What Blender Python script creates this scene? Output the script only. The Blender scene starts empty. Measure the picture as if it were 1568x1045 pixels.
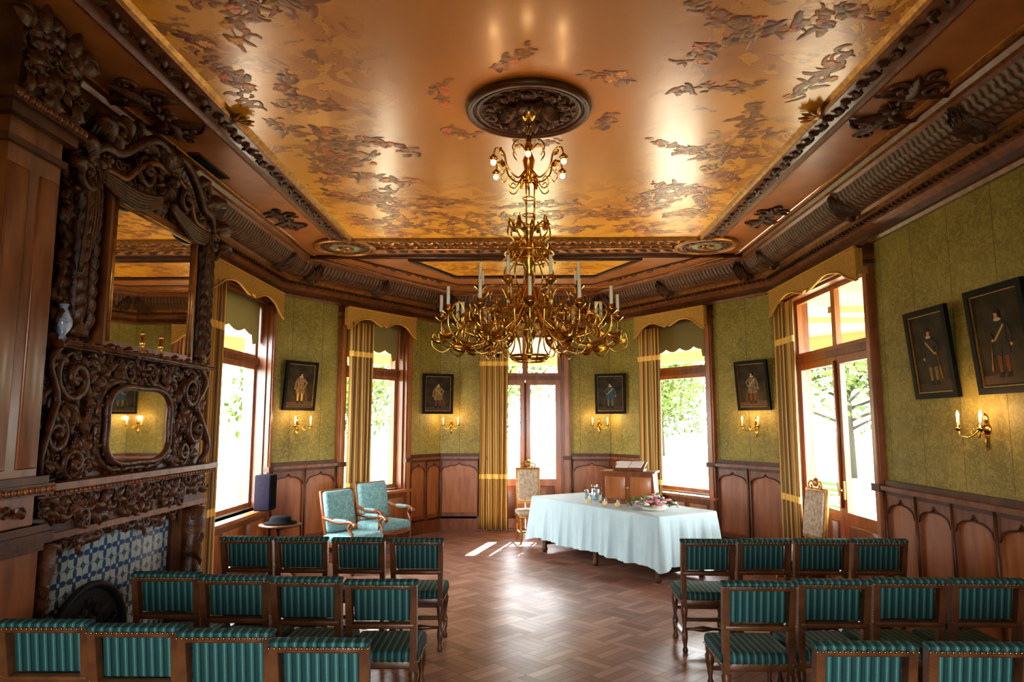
import bpy, bmesh, math, random
from mathutils import Matrix, Vector
R=random.Random(7); pi=math.pi
sc=bpy.context.scene
sc.view_settings.view_transform='Standard'
try: sc.view_settings.look='Medium High Contrast'
except Exception as e: print('look',e)
# ---------------------------------------------------------------- nodes
def newmat(name):
    m=bpy.data.materials.new(name); m.use_nodes=True
    nt=m.node_tree; b=nt.nodes['Principled BSDF']; return m,nt,b
def setin(nt,sock,v):
    if isinstance(v,bpy.types.NodeSocket): nt.links.new(v,sock)
    elif isinstance(v,(tuple,list)) and len(v)==3 and sock.type=='RGBA': sock.default_value=(*v,1)
    else: sock.default_value=v
def mth(nt,op,a,b=None,c=None):
    n=nt.nodes.new('ShaderNodeMath'); n.operation=op
    for i,x in enumerate((a,b,c)):
        if x is not None: setin(nt,n.inputs[i],x)
    return n.outputs[0]
def coord(nt,kind='Object',scale=(1,1,1),rot=(0,0,0)):
    t=nt.nodes.new('ShaderNodeTexCoord'); mp=nt.nodes.new('ShaderNodeMapping')
    nt.links.new(t.outputs[kind],mp.inputs[0]); mp.inputs['Scale'].default_value=scale; mp.inputs['Rotation'].default_value=rot
    return mp.outputs[0]
def noise(nt,vec,scale,detail=4,rough=.55,dist=0):
    n=nt.nodes.new('ShaderNodeTexNoise'); nt.links.new(vec,n.inputs['Vector'])
    n.inputs['Scale'].default_value=scale;n.inputs['Detail'].default_value=detail;n.inputs['Roughness'].default_value=rough;n.inputs['Distortion'].default_value=dist
    return n.outputs['Fac']
def ramp(nt,fac,stops,const=False):
    r=nt.nodes.new('ShaderNodeValToRGB'); e=r.color_ramp.elements
    while len(e)<len(stops): e.new(.5)
    for k,(p,c) in enumerate(stops):
        e[k].position=p; e[k].color=(*c,1) if len(c)==3 else c
    if const: r.color_ramp.interpolation='CONSTANT'
    setin(nt,r.inputs[0],fac); return r.outputs[0]
def mix(nt,f,a,b,mode='MIX'):
    n=nt.nodes.new('ShaderNodeMix'); n.data_type='RGBA'; n.blend_type=mode
    setin(nt,n.inputs[0],f); setin(nt,n.inputs[6],a); setin(nt,n.inputs[7],b); return n.outputs[2]
def bump(nt,b,h,st=.3,dist=.01):
    n=nt.nodes.new('ShaderNodeBump'); n.inputs['Strength'].default_value=st;n.inputs['Distance'].default_value=dist
    nt.links.new(h,n.inputs['Height']); nt.links.new(n.outputs[0],b.inputs['Normal'])
def sep(nt,v):
    n=nt.nodes.new('ShaderNodeSeparateXYZ'); nt.links.new(v,n.inputs[0]); return n.outputs
def simple(name,c,rough=.5,metal=0,c2=None,ns=8,bs=0,bst=.3,coat=0,stretch=(1,1,1),emit=None,es=0,spec=None):
    m,nt,b=newmat(name)
    b.inputs['Base Color'].default_value=(*c,1); b.inputs['Roughness'].default_value=rough; b.inputs['Metallic'].default_value=metal
    b.inputs['Coat Weight'].default_value=coat; b.inputs['Coat Roughness'].default_value=.15
    if spec is not None: b.inputs['Specular IOR Level'].default_value=spec
    v=coord(nt,'Object',stretch)
    if c2: nt.links.new(ramp(nt,noise(nt,v,ns),[(.3,c),(.7,c2)]),b.inputs['Base Color'])
    if bs: bump(nt,b,noise(nt,v,bs),bst)
    if emit: b.inputs['Emission Color'].default_value=(*emit,1); b.inputs['Emission Strength'].default_value=es
    return m
wood=simple('wood_brown',(.12,.036,.011),.34,c2=(.24,.082,.024),ns=5,stretch=(3,3,.6),coat=.12)
woodr=simple('wood_red',(.24,.078,.022),.32,c2=(.40,.15,.046),ns=4,stretch=(3,3,.5),coat=.15)
wooddk=simple('wood_dark',(.045,.016,.006),.4,c2=(.12,.044,.016),ns=6,bs=25,bst=.25,coat=.05,spec=.35)
chairwood=simple('chair_wood',(.06,.022,.009),.35,c2=(.15,.06,.02),ns=9,coat=.15)
carved=simple('wood_carved',(.028,.009,.003),.33,c2=(.12,.040,.013),ns=18,bs=60,bst=.6,coat=.06,spec=.4)
soffit=simple('soffit_wood',(.28,.10,.025),.45,c2=(.44,.17,.045),ns=3,bs=30,bst=.15,coat=.08)
gilt=simple('gilt_trim',(.50,.25,.06),.35,.6,c2=(.24,.10,.025),ns=20)
brass=simple('brass',(.82,.52,.14),.24,1,c2=(.52,.30,.07),ns=12)
nailm=simple('brass_nail',(.4,.26,.12),.35,1)
black=simple('black_frame',(.008,.007,.006),.5,spec=.15)
iron=simple('cast_iron',(.010,.010,.011),.6,.0,bs=30,bst=.4,spec=.3)
white=simple('cream_paint',(.6,.55,.42),.6)
vcream=simple('veranda_paint',(.42,.34,.2),.6)
mirror=simple('mirror_glass',(.84,.82,.74),.02,1)
candle=simple('candle_wax',(.75,.7,.55),.5)
bulb=simple('bulb_glow',(1,.8,.5),.4,emit=(1,.55,.2),es=9)
goldtrim=simple('gold_braid',(.7,.38,.06),.6,c2=(.45,.23,.04),ns=60)
pelm=simple('pelmet_fabric',(.50,.28,.055),.75,c2=(.36,.20,.04),ns=25,bs=120,bst=.2)
cloth=simple('table_linen',(.44,.55,.56),.7,c2=(.38,.49,.50),ns=3,bs=200,bst=.08)
aqua=simple('aqua_damask',(.09,.21,.22),.8,c2=(.24,.38,.35),ns=30,bs=80,bst=.2)
creamdam=simple('cream_damask',(.5,.41,.29),.75,c2=(.28,.18,.11),ns=30,bs=80,bst=.2)
ceramic=simple('blue_ceramic',(.55,.65,.75),.15,c2=(.08,.15,.4),ns=18,coat=.5)
skin=simple('paint_skin',(.45,.24,.12),.5,spec=.1); ruff=simple('paint_white',(.42,.35,.24),.5,spec=.1); hairm=simple('paint_hair',(.03,.02,.012),.5,spec=.1)
pbg=simple('paint_background',(.018,.013,.007),.5,c2=(.07,.048,.022),ns=6,spec=.12)
rock=simple('exterior_gravel',(.36,.31,.23),.9,c2=(.28,.24,.18),ns=3)
lawn=simple('lawn',(.07,.10,.02),.95,c2=(.10,.13,.035),ns=.5)
leafm=simple('foliage',(.04,.065,.012),.85,c2=(.10,.13,.03),ns=1.5,spec=.1)
bark=simple('bark',(.05,.04,.03),.9)
speaker=simple('speaker_cloth',(.010,.008,.013),.9,c2=(.016,.013,.02),ns=40,spec=.1)
blackf=simple('black_felt',(.006,.006,.006),.9,spec=.1)
flowerp=simple('petal_pink',(.5,.12,.2),.6,c2=(.65,.35,.38),ns=20); flowerw=simple('petal_white',(.7,.65,.55),.6)
leafg=simple('leaf_green',(.04,.12,.03),.6,c2=(.08,.2,.05),ns=20)
paper=simple('paper',(.75,.73,.7),.7)
amber=simple('amber_glass',(.6,.3,.05),.1,emit=(1,.5,.1),es=.5)
waterm=simple('water',(.55,.65,.66),.05)
cp1=simple('fresco_brown',(.42,.14,.03),.34,c2=(.28,.085,.02),ns=12); cp2=simple('fresco_umber',(.24,.07,.018),.34,c2=(.12,.035,.01),ns=12)
cp3=simple('fresco_rose',(.80,.24,.06),.34,c2=(.55,.15,.04),ns=14); cp4=simple('fresco_pale',(.92,.42,.09),.34,c2=(.75,.30,.05),ns=14); cp5=simple('fresco_olive',(.44,.20,.03),.34,c2=(.30,.12,.02),ns=12)
def glassmat(name,tint,gl=.07):
    m=bpy.data.materials.new(name); m.use_nodes=True; nt=m.node_tree; nt.nodes.clear()
    o=nt.nodes.new('ShaderNodeOutputMaterial'); t=nt.nodes.new('ShaderNodeBsdfTransparent'); g=nt.nodes.new('ShaderNodeBsdfGlossy'); x=nt.nodes.new('ShaderNodeMixShader')
    t.inputs[0].default_value=(*tint,1); g.inputs['Roughness'].default_value=.05; x.inputs[0].default_value=gl
    nt.links.new(t.outputs[0],x.inputs[1]);nt.links.new(g.outputs[0],x.inputs[2]);nt.links.new(x.outputs[0],o.inputs[0]); return m
glass=glassmat('window_glass',(1,1,1),.04); glass2=glassmat('clear_glass',(.85,.92,.93),.3)
def translu(name,c,f=.5):
    m=bpy.data.materials.new(name); m.use_nodes=True; nt=m.node_tree; nt.nodes.clear()
    o=nt.nodes.new('ShaderNodeOutputMaterial'); t=nt.nodes.new('ShaderNodeBsdfTranslucent'); g=nt.nodes.new('ShaderNodeBsdfDiffuse'); x=nt.nodes.new('ShaderNodeMixShader')
    t.inputs[0].default_value=(*c,1); g.inputs[0].default_value=(*c,1); x.inputs[0].default_value=f
    nt.links.new(g.outputs[0],x.inputs[1]);nt.links.new(t.outputs[0],x.inputs[2]);nt.links.new(x.outputs[0],o.inputs[0]); return m
blindm=translu('blind_fabric',(.27,.225,.12),.35)
def striped(name,freq,stops,kind='Object',axis=0,rough=.7):
    m,nt,b=newmat(name); o=sep(nt,coord(nt,kind)); f=mth(nt,'FRACT',mth(nt,'MULTIPLY',o[axis],freq))
    c=ramp(nt,f,stops,True)
    nz=noise(nt,coord(nt,'Object'),60); c=mix(nt,mth(nt,'MULTIPLY',nz,.35),c,(0.02,.02,.015))
    nt.links.new(c,b.inputs['Base Color']); b.inputs['Roughness'].default_value=rough; b.inputs['Specular IOR Level'].default_value=.25
    return m,nt,b
teal,_,_=striped('teal_stripe',24,[(0,(.012,.058,.056)),(.35,(.028,.118,.112)),(.5,(.14,.25,.17)),(.6,(.028,.118,.112)),(.8,(.007,.028,.028))])
m,nt,b=newmat('curtain_stripe'); curt=m
o=sep(nt,coord(nt,'UV')); f=mth(nt,'FRACT',mth(nt,'MULTIPLY',o[0],13))
c=ramp(nt,f,[(0,(.17,.08,.018)),(.28,(.55,.30,.065)),(.42,(.7,.44,.13)),(.56,(.55,.30,.065)),(.75,(.26,.17,.05))],True)
def band(z0): return mth(nt,'LESS_THAN',mth(nt,'ABSOLUTE',mth(nt,'SUBTRACT',o[1],z0)),.04)
bb=mth(nt,'MAXIMUM',band(.92),band(2.88)); c=mix(nt,bb,c,(.85,.55,.14))
nt.links.new(c,b.inputs['Base Color']); b.inputs['Roughness'].default_value=.6
m,nt,b=newmat('wallpaper_olive'); wallp=m
uv=coord(nt,'UV'); o=sep(nt,uv)
n1=noise(nt,uv,2.2,6); n2=noise(nt,uv,16,6,.65,1.8)
c=ramp(nt,n1,[(.3,(.18,.14,.024)),(.7,(.29,.225,.045))])
c=mix(nt,mth(nt,'MULTIPLY',ramp(nt,n2,[(.48,(0,0,0)),(.56,(1,1,1))]),.5),c,(.41,.335,.10))
seam=mth(nt,'LESS_THAN',mth(nt,'FRACT',mth(nt,'DIVIDE',o[0],.53)),.016)
c=mix(nt,mth(nt,'MULTIPLY',seam,.7),c,(.08,.045,.015))
nt.links.new(c,b.inputs['Base Color']); b.inputs['Roughness'].default_value=.6; bump(nt,b,n2,.3,.006)
# painted ceiling
m,nt,b=newmat('painted_ceiling'); ceilp=m
v=coord(nt,'Object'); o=sep(nt,v)
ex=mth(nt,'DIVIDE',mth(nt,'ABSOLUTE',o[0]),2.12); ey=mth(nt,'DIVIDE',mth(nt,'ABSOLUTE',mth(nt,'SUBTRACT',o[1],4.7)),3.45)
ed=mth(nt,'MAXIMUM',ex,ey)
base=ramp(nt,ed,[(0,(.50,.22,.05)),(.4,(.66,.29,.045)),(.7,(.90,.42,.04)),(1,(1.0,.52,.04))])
st=noise(nt,coord(nt,'Object',(1.6,.3,1),(0,0,.6)),3.2,6,.6,.6)
base=mix(nt,mth(nt,'MULTIPLY',st,.55),base,(.58,.20,.022))
em=ramp(nt,ed,[(.36,(0,0,0)),(.6,(1,1,1))])
reg=ramp(nt,noise(nt,v,1.0,3,.5,.5),[(.42,(0,0,0)),(.52,(1,1,1))])
zone=mth(nt,'MULTIPLY',em,reg)
fl2=noise(nt,v,2.8,7,.62,1.6); leafy=ramp(nt,fl2,[(.48,(0,0,0)),(.53,(1,1,1))])
base=mix(nt,mth(nt,'MULTIPLY',mth(nt,'MULTIPLY',zone,leafy),.7),base,(.48,.145,.02))
ln=mth(nt,'LESS_THAN',mth(nt,'ABSOLUTE',mth(nt,'SUBTRACT',fl2,.5)),.006)
base=mix(nt,mth(nt,'MULTIPLY',mth(nt,'MULTIPLY',zone,ln),.8),base,(.13,.035,.01))
dk=ramp(nt,noise(nt,v,2.0,7,.7,1.2),[(.59,(0,0,0)),(.62,(1,1,1))])
base=mix(nt,mth(nt,'MULTIPLY',mth(nt,'MULTIPLY',em,dk),.7),base,(.16,.05,.012))
nt.links.new(base,b.inputs['Base Color'])
rr=mth(nt,'MULTIPLY_ADD',st,.2,.22); nt.links.new(rr,b.inputs['Roughness'])
b.inputs['Coat Weight'].default_value=.45; b.inputs['Coat Roughness'].default_value=.2
bump(nt,b,noise(nt,v,6,5),.14,.012)
# tiles
m,nt,b=newmat('delft_tile'); tilem=m
uv=coord(nt,'UV'); o=sep(nt,uv)
fx=mth(nt,'SUBTRACT',mth(nt,'FRACT',mth(nt,'MULTIPLY',o[0],6.5)),.5); fz=mth(nt,'SUBTRACT',mth(nt,'FRACT',mth(nt,'MULTIPLY',o[1],6.5)),.5)
rad=mth(nt,'SQRT',mth(nt,'ADD',mth(nt,'MULTIPLY',fx,fx),mth(nt,'MULTIPLY',fz,fz)))
ang=mth(nt,'ARCTAN2',fz,fx); pet=mth(nt,'MULTIPLY_ADD',mth(nt,'COSINE',mth(nt,'MULTIPLY',ang,4)),.16,.32)
fin=mth(nt,'LESS_THAN',rad,pet); fin=mth(nt,'MULTIPLY',fin,mth(nt,'GREATER_THAN',rad,.09))
far2=mth(nt,'GREATER_THAN',rad,.58); fin=mth(nt,'MAXIMUM',fin,far2)
c=mix(nt,fin,(.30,.36,.34),(.03,.065,.14)); g=mth(nt,'GREATER_THAN',mth(nt,'MAXIMUM',mth(nt,'ABSOLUTE',fx),mth(nt,'ABSOLUTE',fz)),.485)
c=mix(nt,g,c,(.12,.11,.09)); nt.links.new(c,b.inputs['Base Color']); b.inputs['Roughness'].default_value=.2
# parquet
m,nt,b=newmat('parquet'); parq=m
at=nt.nodes.new('ShaderNodeAttribute'); at.attribute_name='Col'
gr=noise(nt,coord(nt,'UV',(4,40,1)),2,5)
c=ramp(nt,at.outputs['Fac'],[(0,(.18,.085,.055)),(.5,(.29,.15,.105)),(1,(.43,.25,.18))])
c=mix(nt,mth(nt,'MULTIPLY',gr,.4),c,(.13,.06,.042)); nt.links.new(c,b.inputs['Base Color'])
nt.links.new(mth(nt,'MULTIPLY_ADD',noise(nt,coord(nt,'Object'),2.5,5),.28,.22),b.inputs['Roughness'])
b.inputs['Coat Weight'].default_value=.18; b.inputs['Coat Roughness'].default_value=.32
# gadrooned cove
m,nt,b=newmat('cove_gadroon'); cove=m
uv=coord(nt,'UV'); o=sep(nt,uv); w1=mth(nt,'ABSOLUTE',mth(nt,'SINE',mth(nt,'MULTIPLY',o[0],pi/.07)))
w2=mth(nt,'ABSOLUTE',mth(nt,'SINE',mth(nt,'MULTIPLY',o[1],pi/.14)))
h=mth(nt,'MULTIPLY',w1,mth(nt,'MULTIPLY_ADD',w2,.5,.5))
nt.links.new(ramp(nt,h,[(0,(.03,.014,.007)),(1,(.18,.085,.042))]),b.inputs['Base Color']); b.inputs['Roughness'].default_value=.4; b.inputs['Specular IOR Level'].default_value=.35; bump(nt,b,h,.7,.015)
# ---------------------------------------------------------------- mesh builder
class MB:
    def __init__(s,M=None): s.v=[];s.f=[];s.mi=[];s.sm=[];s.uv=[];s.mats=[];s.base=M.copy() if M else Matrix.Identity(4);s.M=Matrix.Identity(4);s.st=[]
    def push(s,m): s.st.append(s.M.copy()); s.M=s.M@m
    def pop(s): s.M=s.st.pop()
    def add(s,vs,fs,mat,smooth=False,uvs=None):
        if mat not in s.mats: s.mats.append(mat)
        k=s.mats.index(mat); b0=len(s.v); vs=[Vector(v) for v in vs]
        s.v+=[s.M@v for v in vs]
        for f in fs:
            s.f.append([b0+i for i in f]); s.mi.append(k); s.sm.append(smooth)
            if uvs: s.uv.append([uvs[i] for i in f])
            else:
                n=Vector((0,0,0))
                for i in range(len(f)): n+=vs[f[i]].cross(vs[f[(i+1)%len(f)]])
                ax=max(range(3),key=lambda q:abs(n[q]))
                p,q=((1,2),(0,2),(0,1))[ax]
                s.uv.append([(vs[i][p],vs[i][q]) for i in f])
    def bx(s,x0,x1,y0,y1,z0,z1,mat):
        v=[(x,y,z) for z in (z0,z1) for y in (y0,y1) for x in (x0,x1)]
        s.add(v,[(0,2,3,1),(4,5,7,6),(0,1,5,4),(2,6,7,3),(0,4,6,2),(1,3,7,5)],mat)
    def rb(s,cx,cy,cz,sx,sy,sz,r,mat,seg=2):
        bm=bmesh.new(); bmesh.ops.create_cube(bm,size=1)
        for v in bm.verts: v.co=Vector((v.co.x*sx,v.co.y*sy,v.co.z*sz))
        bmesh.ops.bevel(bm,geom=bm.edges[:],offset=min(r,.49*min(sx,sy,sz)),segments=seg,profile=.5,affect='EDGES')
        bm.verts.index_update()
        s.add([(v.co.x+cx,v.co.y+cy,v.co.z+cz) for v in bm.verts],[[v.index for v in f.verts] for f in bm.faces],mat,True); bm.free()
    def beam(s,p0,p1,w,d,mat,w1=None,d1=None):
        p0=Vector(p0);p1=Vector(p1); t=(p1-p0).normalized(); up=Vector((0,1,0)) if abs(t.y)<.9 else Vector((1,0,0))
        a=t.cross(up).normalized(); c=a.cross(t).normalized(); w1=w1 or w; d1=d1 or d
        vs=[]
        for p,ww,dd in ((p0,w,d),(p1,w1,d1)):
            for i,j in ((-1,-1),(1,-1),(1,1),(-1,1)): vs.append(p+a*i*ww/2+c*j*dd/2)
        s.add(vs,[(0,1,2,3),(7,6,5,4),(0,4,5,1),(1,5,6,2),(2,6,7,3),(3,7,4,0)],mat)
    def lathe(s,prof,mat,seg=16,o=(0,0,0),cap=True):
        vs=[];fs=[];n=len(prof)
        for r,z in prof:
            for k in range(seg):
                a=2*pi*k/seg; vs.append((o[0]+r*math.cos(a),o[1]+r*math.sin(a),o[2]+z))
        for i in range(n-1):
            for k in range(seg):
                k2=(k+1)%seg; fs.append((i*seg+k,i*seg+k2,(i+1)*seg+k2,(i+1)*seg+k))
        if cap: fs.append(tuple(range(seg-1,-1,-1))); fs.append(tuple(range((n-1)*seg,n*seg)))
        s.add(vs,fs,mat,True)
    def tube(s,pts,r,mat,seg=6,closed=False):
        pts=[Vector(p) for p in pts]; n=len(pts); rs=r if isinstance(r,(list,tuple)) else [r]*n
        vs=[];fs=[]; prev=None
        for i,p in enumerate(pts):
            if closed: t=pts[(i+1)%n]-pts[i-1]
            else: t=pts[min(i+1,n-1)]-pts[max(i-1,0)]
            t.normalize()
            if prev is None: a=t.orthogonal().normalized()
            else:
                a=prev-t*prev.dot(t); a=a.normalized() if a.length>1e-6 else t.orthogonal().normalized()
            prev=a; b=t.cross(a)
            for k in range(seg):
                an=2*pi*k/seg; vs.append(p+(a*math.cos(an)+b*math.sin(an))*rs[i])
        m=n if closed else n-1
        for i in range(m):
            j=(i+1)%n
            for k in range(seg):
                k2=(k+1)%seg; fs.append((i*seg+k,i*seg+k2,j*seg+k2,j*seg+k))
        if not closed: fs.append(tuple(range(seg-1,-1,-1))); fs.append(tuple(range((n-1)*seg,n*seg)))
        s.add(vs,fs,mat,True)
    def prism(s,poly,y0,y1,mat,smooth=False):
        n=len(poly); vs=[(x,y0,z) for x,z in poly]+[(x,y1,z) for x,z in poly]
        fs=[tuple(range(n)),tuple(range(2*n-1,n-1,-1))]+[(i,n+i,n+(i+1)%n,(i+1)%n) for i in range(n)]
        A=sum(poly[i][0]*poly[(i+1)%n][1]-poly[(i+1)%n][0]*poly[i][1] for i in range(n))
        if (A<0)==(y1>y0): fs=[f[::-1] for f in fs]
        s.add(vs,fs,mat,smooth)
    def ball(s,c,r,mat,sx=1,sy=1,sz=1,seg=10,rings=7):
        vs=[];fs=[]
        for i in range(rings+1):
            t=pi*i/rings; rr=math.sin(t); z=-math.cos(t)
            for k in range(seg):
                a=2*pi*k/seg; vs.append((c[0]+r*sx*rr*math.cos(a),c[1]+r*sy*rr*math.sin(a),c[2]+r*sz*z))
        for i in range(rings):
            for k in range(seg):
                k2=(k+1)%seg; fs.append((i*seg+k,i*seg+k2,(i+1)*seg+k2,(i+1)*seg+k))
        s.add(vs,fs,mat,True)
    def scroll(s,cx,cz,r,a0,turns,dirn,d,mat,th=None,n=22):
        th=th or r*.2; pts=[];rs=[]
        for i in range(n+1):
            t=i/n; a=a0+dirn*turns*2*pi*t; rr=r*(1-t*.85)
            pts.append((cx+rr*math.cos(a),d+th*.4+t*th*1.2,cz+rr*math.sin(a))); rs.append(th*(.35+.65*math.sin(pi*(.15+.7*t))))
        s.tube(pts,rs,mat,6); s.ball((cx,d+th*1.6,cz),th*.95,mat,seg=8,rings=5)
    def leaf(s,x,z,ang,L,W,d,mat,curl=.5,dep=None,n=9):
        dep=dep or W*.5; vs=[];fs=[]; px,pz=x,z; a=ang
        for i in range(n+1):
            t=i/n; w=W*math.sin(pi*min(1,.12+t*.88))**.8*(1+.28*math.cos(t*5*2*pi))*(1-.3*t)
            nx,nz=-math.sin(a),math.cos(a)
            for o,h in ((-1,.0),(-.5,.55),(0,.75),(.5,.55),(1,.0)):
                vs.append((px+nx*w*o,d+dep*(h+.9*math.sin(pi*t)*(1-abs(o)*.5)+.5*t),pz+nz*w*o))
            px+=math.cos(a)*L/n; pz+=math.sin(a)*L/n; a+=curl/n*2
        for i in range(n):
            for k in range(4): fs.append((i*5+k,(i+1)*5+k,(i+1)*5+k+1,i*5+k+1))
        s.add(vs,fs,mat,True)
    def rosette(s,x,z,r,d,mat,n=8):
        for k in range(n): s.leaf(x+r*.15*math.cos(2*pi*k/n),z+r*.15*math.sin(2*pi*k/n),2*pi*k/n,r*.85,r*.3,d,mat,.1,n=4)
        s.ball((x,d+r*.25,z),r*.28,mat,seg=8,rings=5)
    def chain(s,pts,step,L,W,d,mat,rnd=.3):
        for (x0,z0),(x1,z1) in zip(pts,pts[1:]):
            l=math.hypot(x1-x0,z1-z0); k=max(1,int(l/step)); a=math.atan2(z1-z0,x1-x0)
            for i in range(k):
                t=(i+.5)/k; x=x0+(x1-x0)*t; z=z0+(z1-z0)*t; sg=1 if i%2 else -1
                s.leaf(x,z,a+sg*.7+R.uniform(-rnd,rnd),L,W,d,mat,-sg*1.2,n=6)
                s.scroll(x+.3*L*math.cos(a),z+.3*L*math.sin(a),W*.9,a+pi/2*sg,1.1,sg,d,mat,W*.2,n=12)
    def fill(s,cx,w,z0,z1,n,d,mat,ok=lambda x,z:True,sz=1.0):
        for _ in range(n):
            x=R.uniform(0,w); z=R.uniform(z0,z1)
            if not ok(x,z): continue
            a=R.uniform(0,2*pi); L=R.uniform(.07,.13)*sz; W=L*R.uniform(.25,.4); cu=R.uniform(-1.4,1.4); ty=R.random(); dd=d+R.uniform(0,.02)
            for e in (-1,1):
                aa=a if e>0 else pi-a
                if ty<.6: s.leaf(cx+e*x,z,aa,L,W,dd,mat,e*cu,n=5)
                elif ty<.85: s.scroll(cx+e*x,z,L*.45,aa,1.2,e,dd,mat,L*.1,n=12)
                else: s.rosette(cx+e*x,z,L*.45,dd,mat,6)
    def build(s,name,parent=None):
        me=bpy.data.meshes.new(name); me.from_pydata([tuple(v) for v in s.v],[],s.f)
        for m in s.mats: me.materials.append(m)
        me.polygons.foreach_set('material_index',s.mi); me.polygons.foreach_set('use_smooth',s.sm)
        ul=me.uv_layers.new(name='UVMap'); flat=[c for f in s.uv for p in f for c in p]; ul.data.foreach_set('uv',flat)
        me.update(); ob=bpy.data.objects.new(name,me); sc.collection.objects.link(ob)
        ob.matrix_world=s.base
        if parent: ob.parent=parent; ob.matrix_parent_inverse=parent.matrix_world.inverted(); 
        return ob
def inst(ob,loc,rz):
    o=bpy.data.objects.new(ob.name.split('.')[0],ob.data); sc.collection.objects.link(o); o.location=loc; o.rotation_euler=(0,0,rz); return o
def T(x,y,z): return Matrix.Translation((x,y,z))
def RZ(a): return Matrix.Rotation(a,4,'Z')
def RX(a): return Matrix.Rotation(a,4,'X')
def cat(pts,n=6):
    P=[Vector(p) for p in pts]; P=[P[0]*2-P[1]]+P+[P[-1]*2-P[-2]]; out=[]
    for i in range(1,len(P)-2):
        for k in range(n):
            t=k/n; a,b,c,d=P[i-1],P[i],P[i+1],P[i+2]
            out.append(.5*((2*b)+(c-a)*t+(2*a-5*b+4*c-d)*t*t+(3*b-a-3*c+d)*t**3))
    out.append(P[-2]); return out
# ---------------------------------------------------------------- room
W=3.42; CZ=4.10; YN=-2.5
poly=[(W,YN),(W,9.2),(1.5,12.1),(-1.5,12.1),(-W,9.2),(-W,YN)]
def frame(i):
    a=Vector(poly[i]);b=Vector(poly[(i+1)%len(poly)]); t=(b-a).normalized(); n=Vector((-t.y,t.x))
    M=Matrix(((t.x,n.x,0,a.x),(t.y,n.y,0,a.y),(0,0,1,0),(0,0,0,1))); return M,(b-a).length
def sweep(mb,path,prof,mats,closed=False):
    n=len(path); P=[Vector(p) for p in path]; ms=[]
    def nrm(a,b): t=(b-a).normalized(); return Vector((-t.y,t.x))
    for i in range(n):
        if closed or 0<i<n-1: n1=nrm(P[i-1],P[i]); n2=nrm(P[i],P[(i+1)%n]); ms.append((n1+n2)/(1+n1.dot(n2)))
        elif i==0: ms.append(nrm(P[0],P[1]))
        else: ms.append(nrm(P[-2],P[-1]))
    cum=[0]
    for i in range(n): cum.append(cum[-1]+(P[(i+1)%n]-P[i]).length)
    pl=[0]
    for a,b in zip(prof,prof[1:]): pl.append(pl[-1]+math.hypot(b[0]-a[0],b[1]-a[1]))
    for i in range(n if closed else n-1):
        j=(i+1)%n
        for k in range(len(prof)-1):
            vs=[];uv=[]
            for q,l in ((i,cum[i]),(j,cum[i+1])):
                for kk in (k,k+1):
                    p=P[q]+ms[q]*prof[kk][0]; vs.append((p.x,p.y,prof[kk][1])); uv.append((l,pl[kk]))
            mt=mats[k] if isinstance(mats,list) else mats
            mb.add(vs,[(0,2,3,1)],mt,False,uv)
ops={0:(9.25,11.45,0,3.45),1:(1.25,2.55,.77,3.45),2:(.84,2.16,0,3.45),3:(.93,2.23,.77,3.45),4:(.25,2.2,.75,3.45),5:(2.2,4.7,.8,2.9)}
wn=['right','right_bay','far','left_bay','left','near']
for i in range(6):
    M,L=frame(i); mb=MB(M); s0,s1,z0,z1=ops[i]
    mb.bx(0,s0,-.3,0,0,CZ,wallp); mb.bx(s1,L,-.3,0,0,CZ,wallp)
    mb.bx(s0,s1,-.3,0,z1,CZ,wallp)
    if z0>0: mb.bx(s0,s1,-.3,0,0,z0,wallp)
    mb.build('wall_'+wn[i])
def inside(x,y):
    if y<YN-.1 or y>12.25: return False
    lim=W if y<9.2 else W-(y-9.2)*1.92/2.9
    return abs(x)<lim+.16
fb=MB()
c45=math.cos(pi/4)
base=[(x,y,-.004) for x,y in [(W+.1,YN-.1),(W+.1,9.25),(1.6,12.2),(-1.6,12.2),(-W-.1,9.25),(-W-.1,YN-.1)]]
fb.add(base,[tuple(range(6))],wooddk); fb.add([(p[0],p[1],-.12) for p in base],[tuple(range(5,-1,-1))],wooddk)
g=.0018; SQ=.34; NP=4; pw=SQ/NP; shade=[]
for i in range(-40,60):
    for j in range(-40,60):
        for k in range(NP):
            x0,y0=i*SQ,j*SQ
            if (i+j)%2: q=(x0,y0+k*pw,x0+SQ,y0+(k+1)*pw)
            else: q=(x0+k*pw,y0,x0+(k+1)*pw,y0+SQ)
            cx,cy=(q[0]+q[2])/2,(q[1]+q[3])/2
            X=(cx-cy)*c45; Y=(cx+cy)*c45
            if not inside(X,Y): continue
            vs=[((px-py)*c45,(px+py)*c45,0) for px,py in ((q[0]+g,q[1]+g),(q[2]-g,q[1]+g),(q[2]-g,q[3]-g),(q[0]+g,q[3]-g))]
            r=R.random()*9
            if (i+j)%2: uv=[(r,r),(r+.4,r),(r+.4,r+.08),(r,r+.08)]
            else: uv=[(r,r),(r,r+.08),(r+.4,r+.08),(r+.4,r)]
            fb.add(vs,[(0,1,2,3)],parq,False,uv); shade.append(.18*((i+j)%2)+.82*R.random())
fo=fb.build('floor'); ca=fo.data.color_attributes.new('Col','FLOAT_COLOR','CORNER')
for n_,p in enumerate(fo.data.polygons):
    r=shade[n_-2] if n_>=2 else 0
    for li in p.loop_indices: ca.data[li].color=(r,r,r,1)
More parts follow.
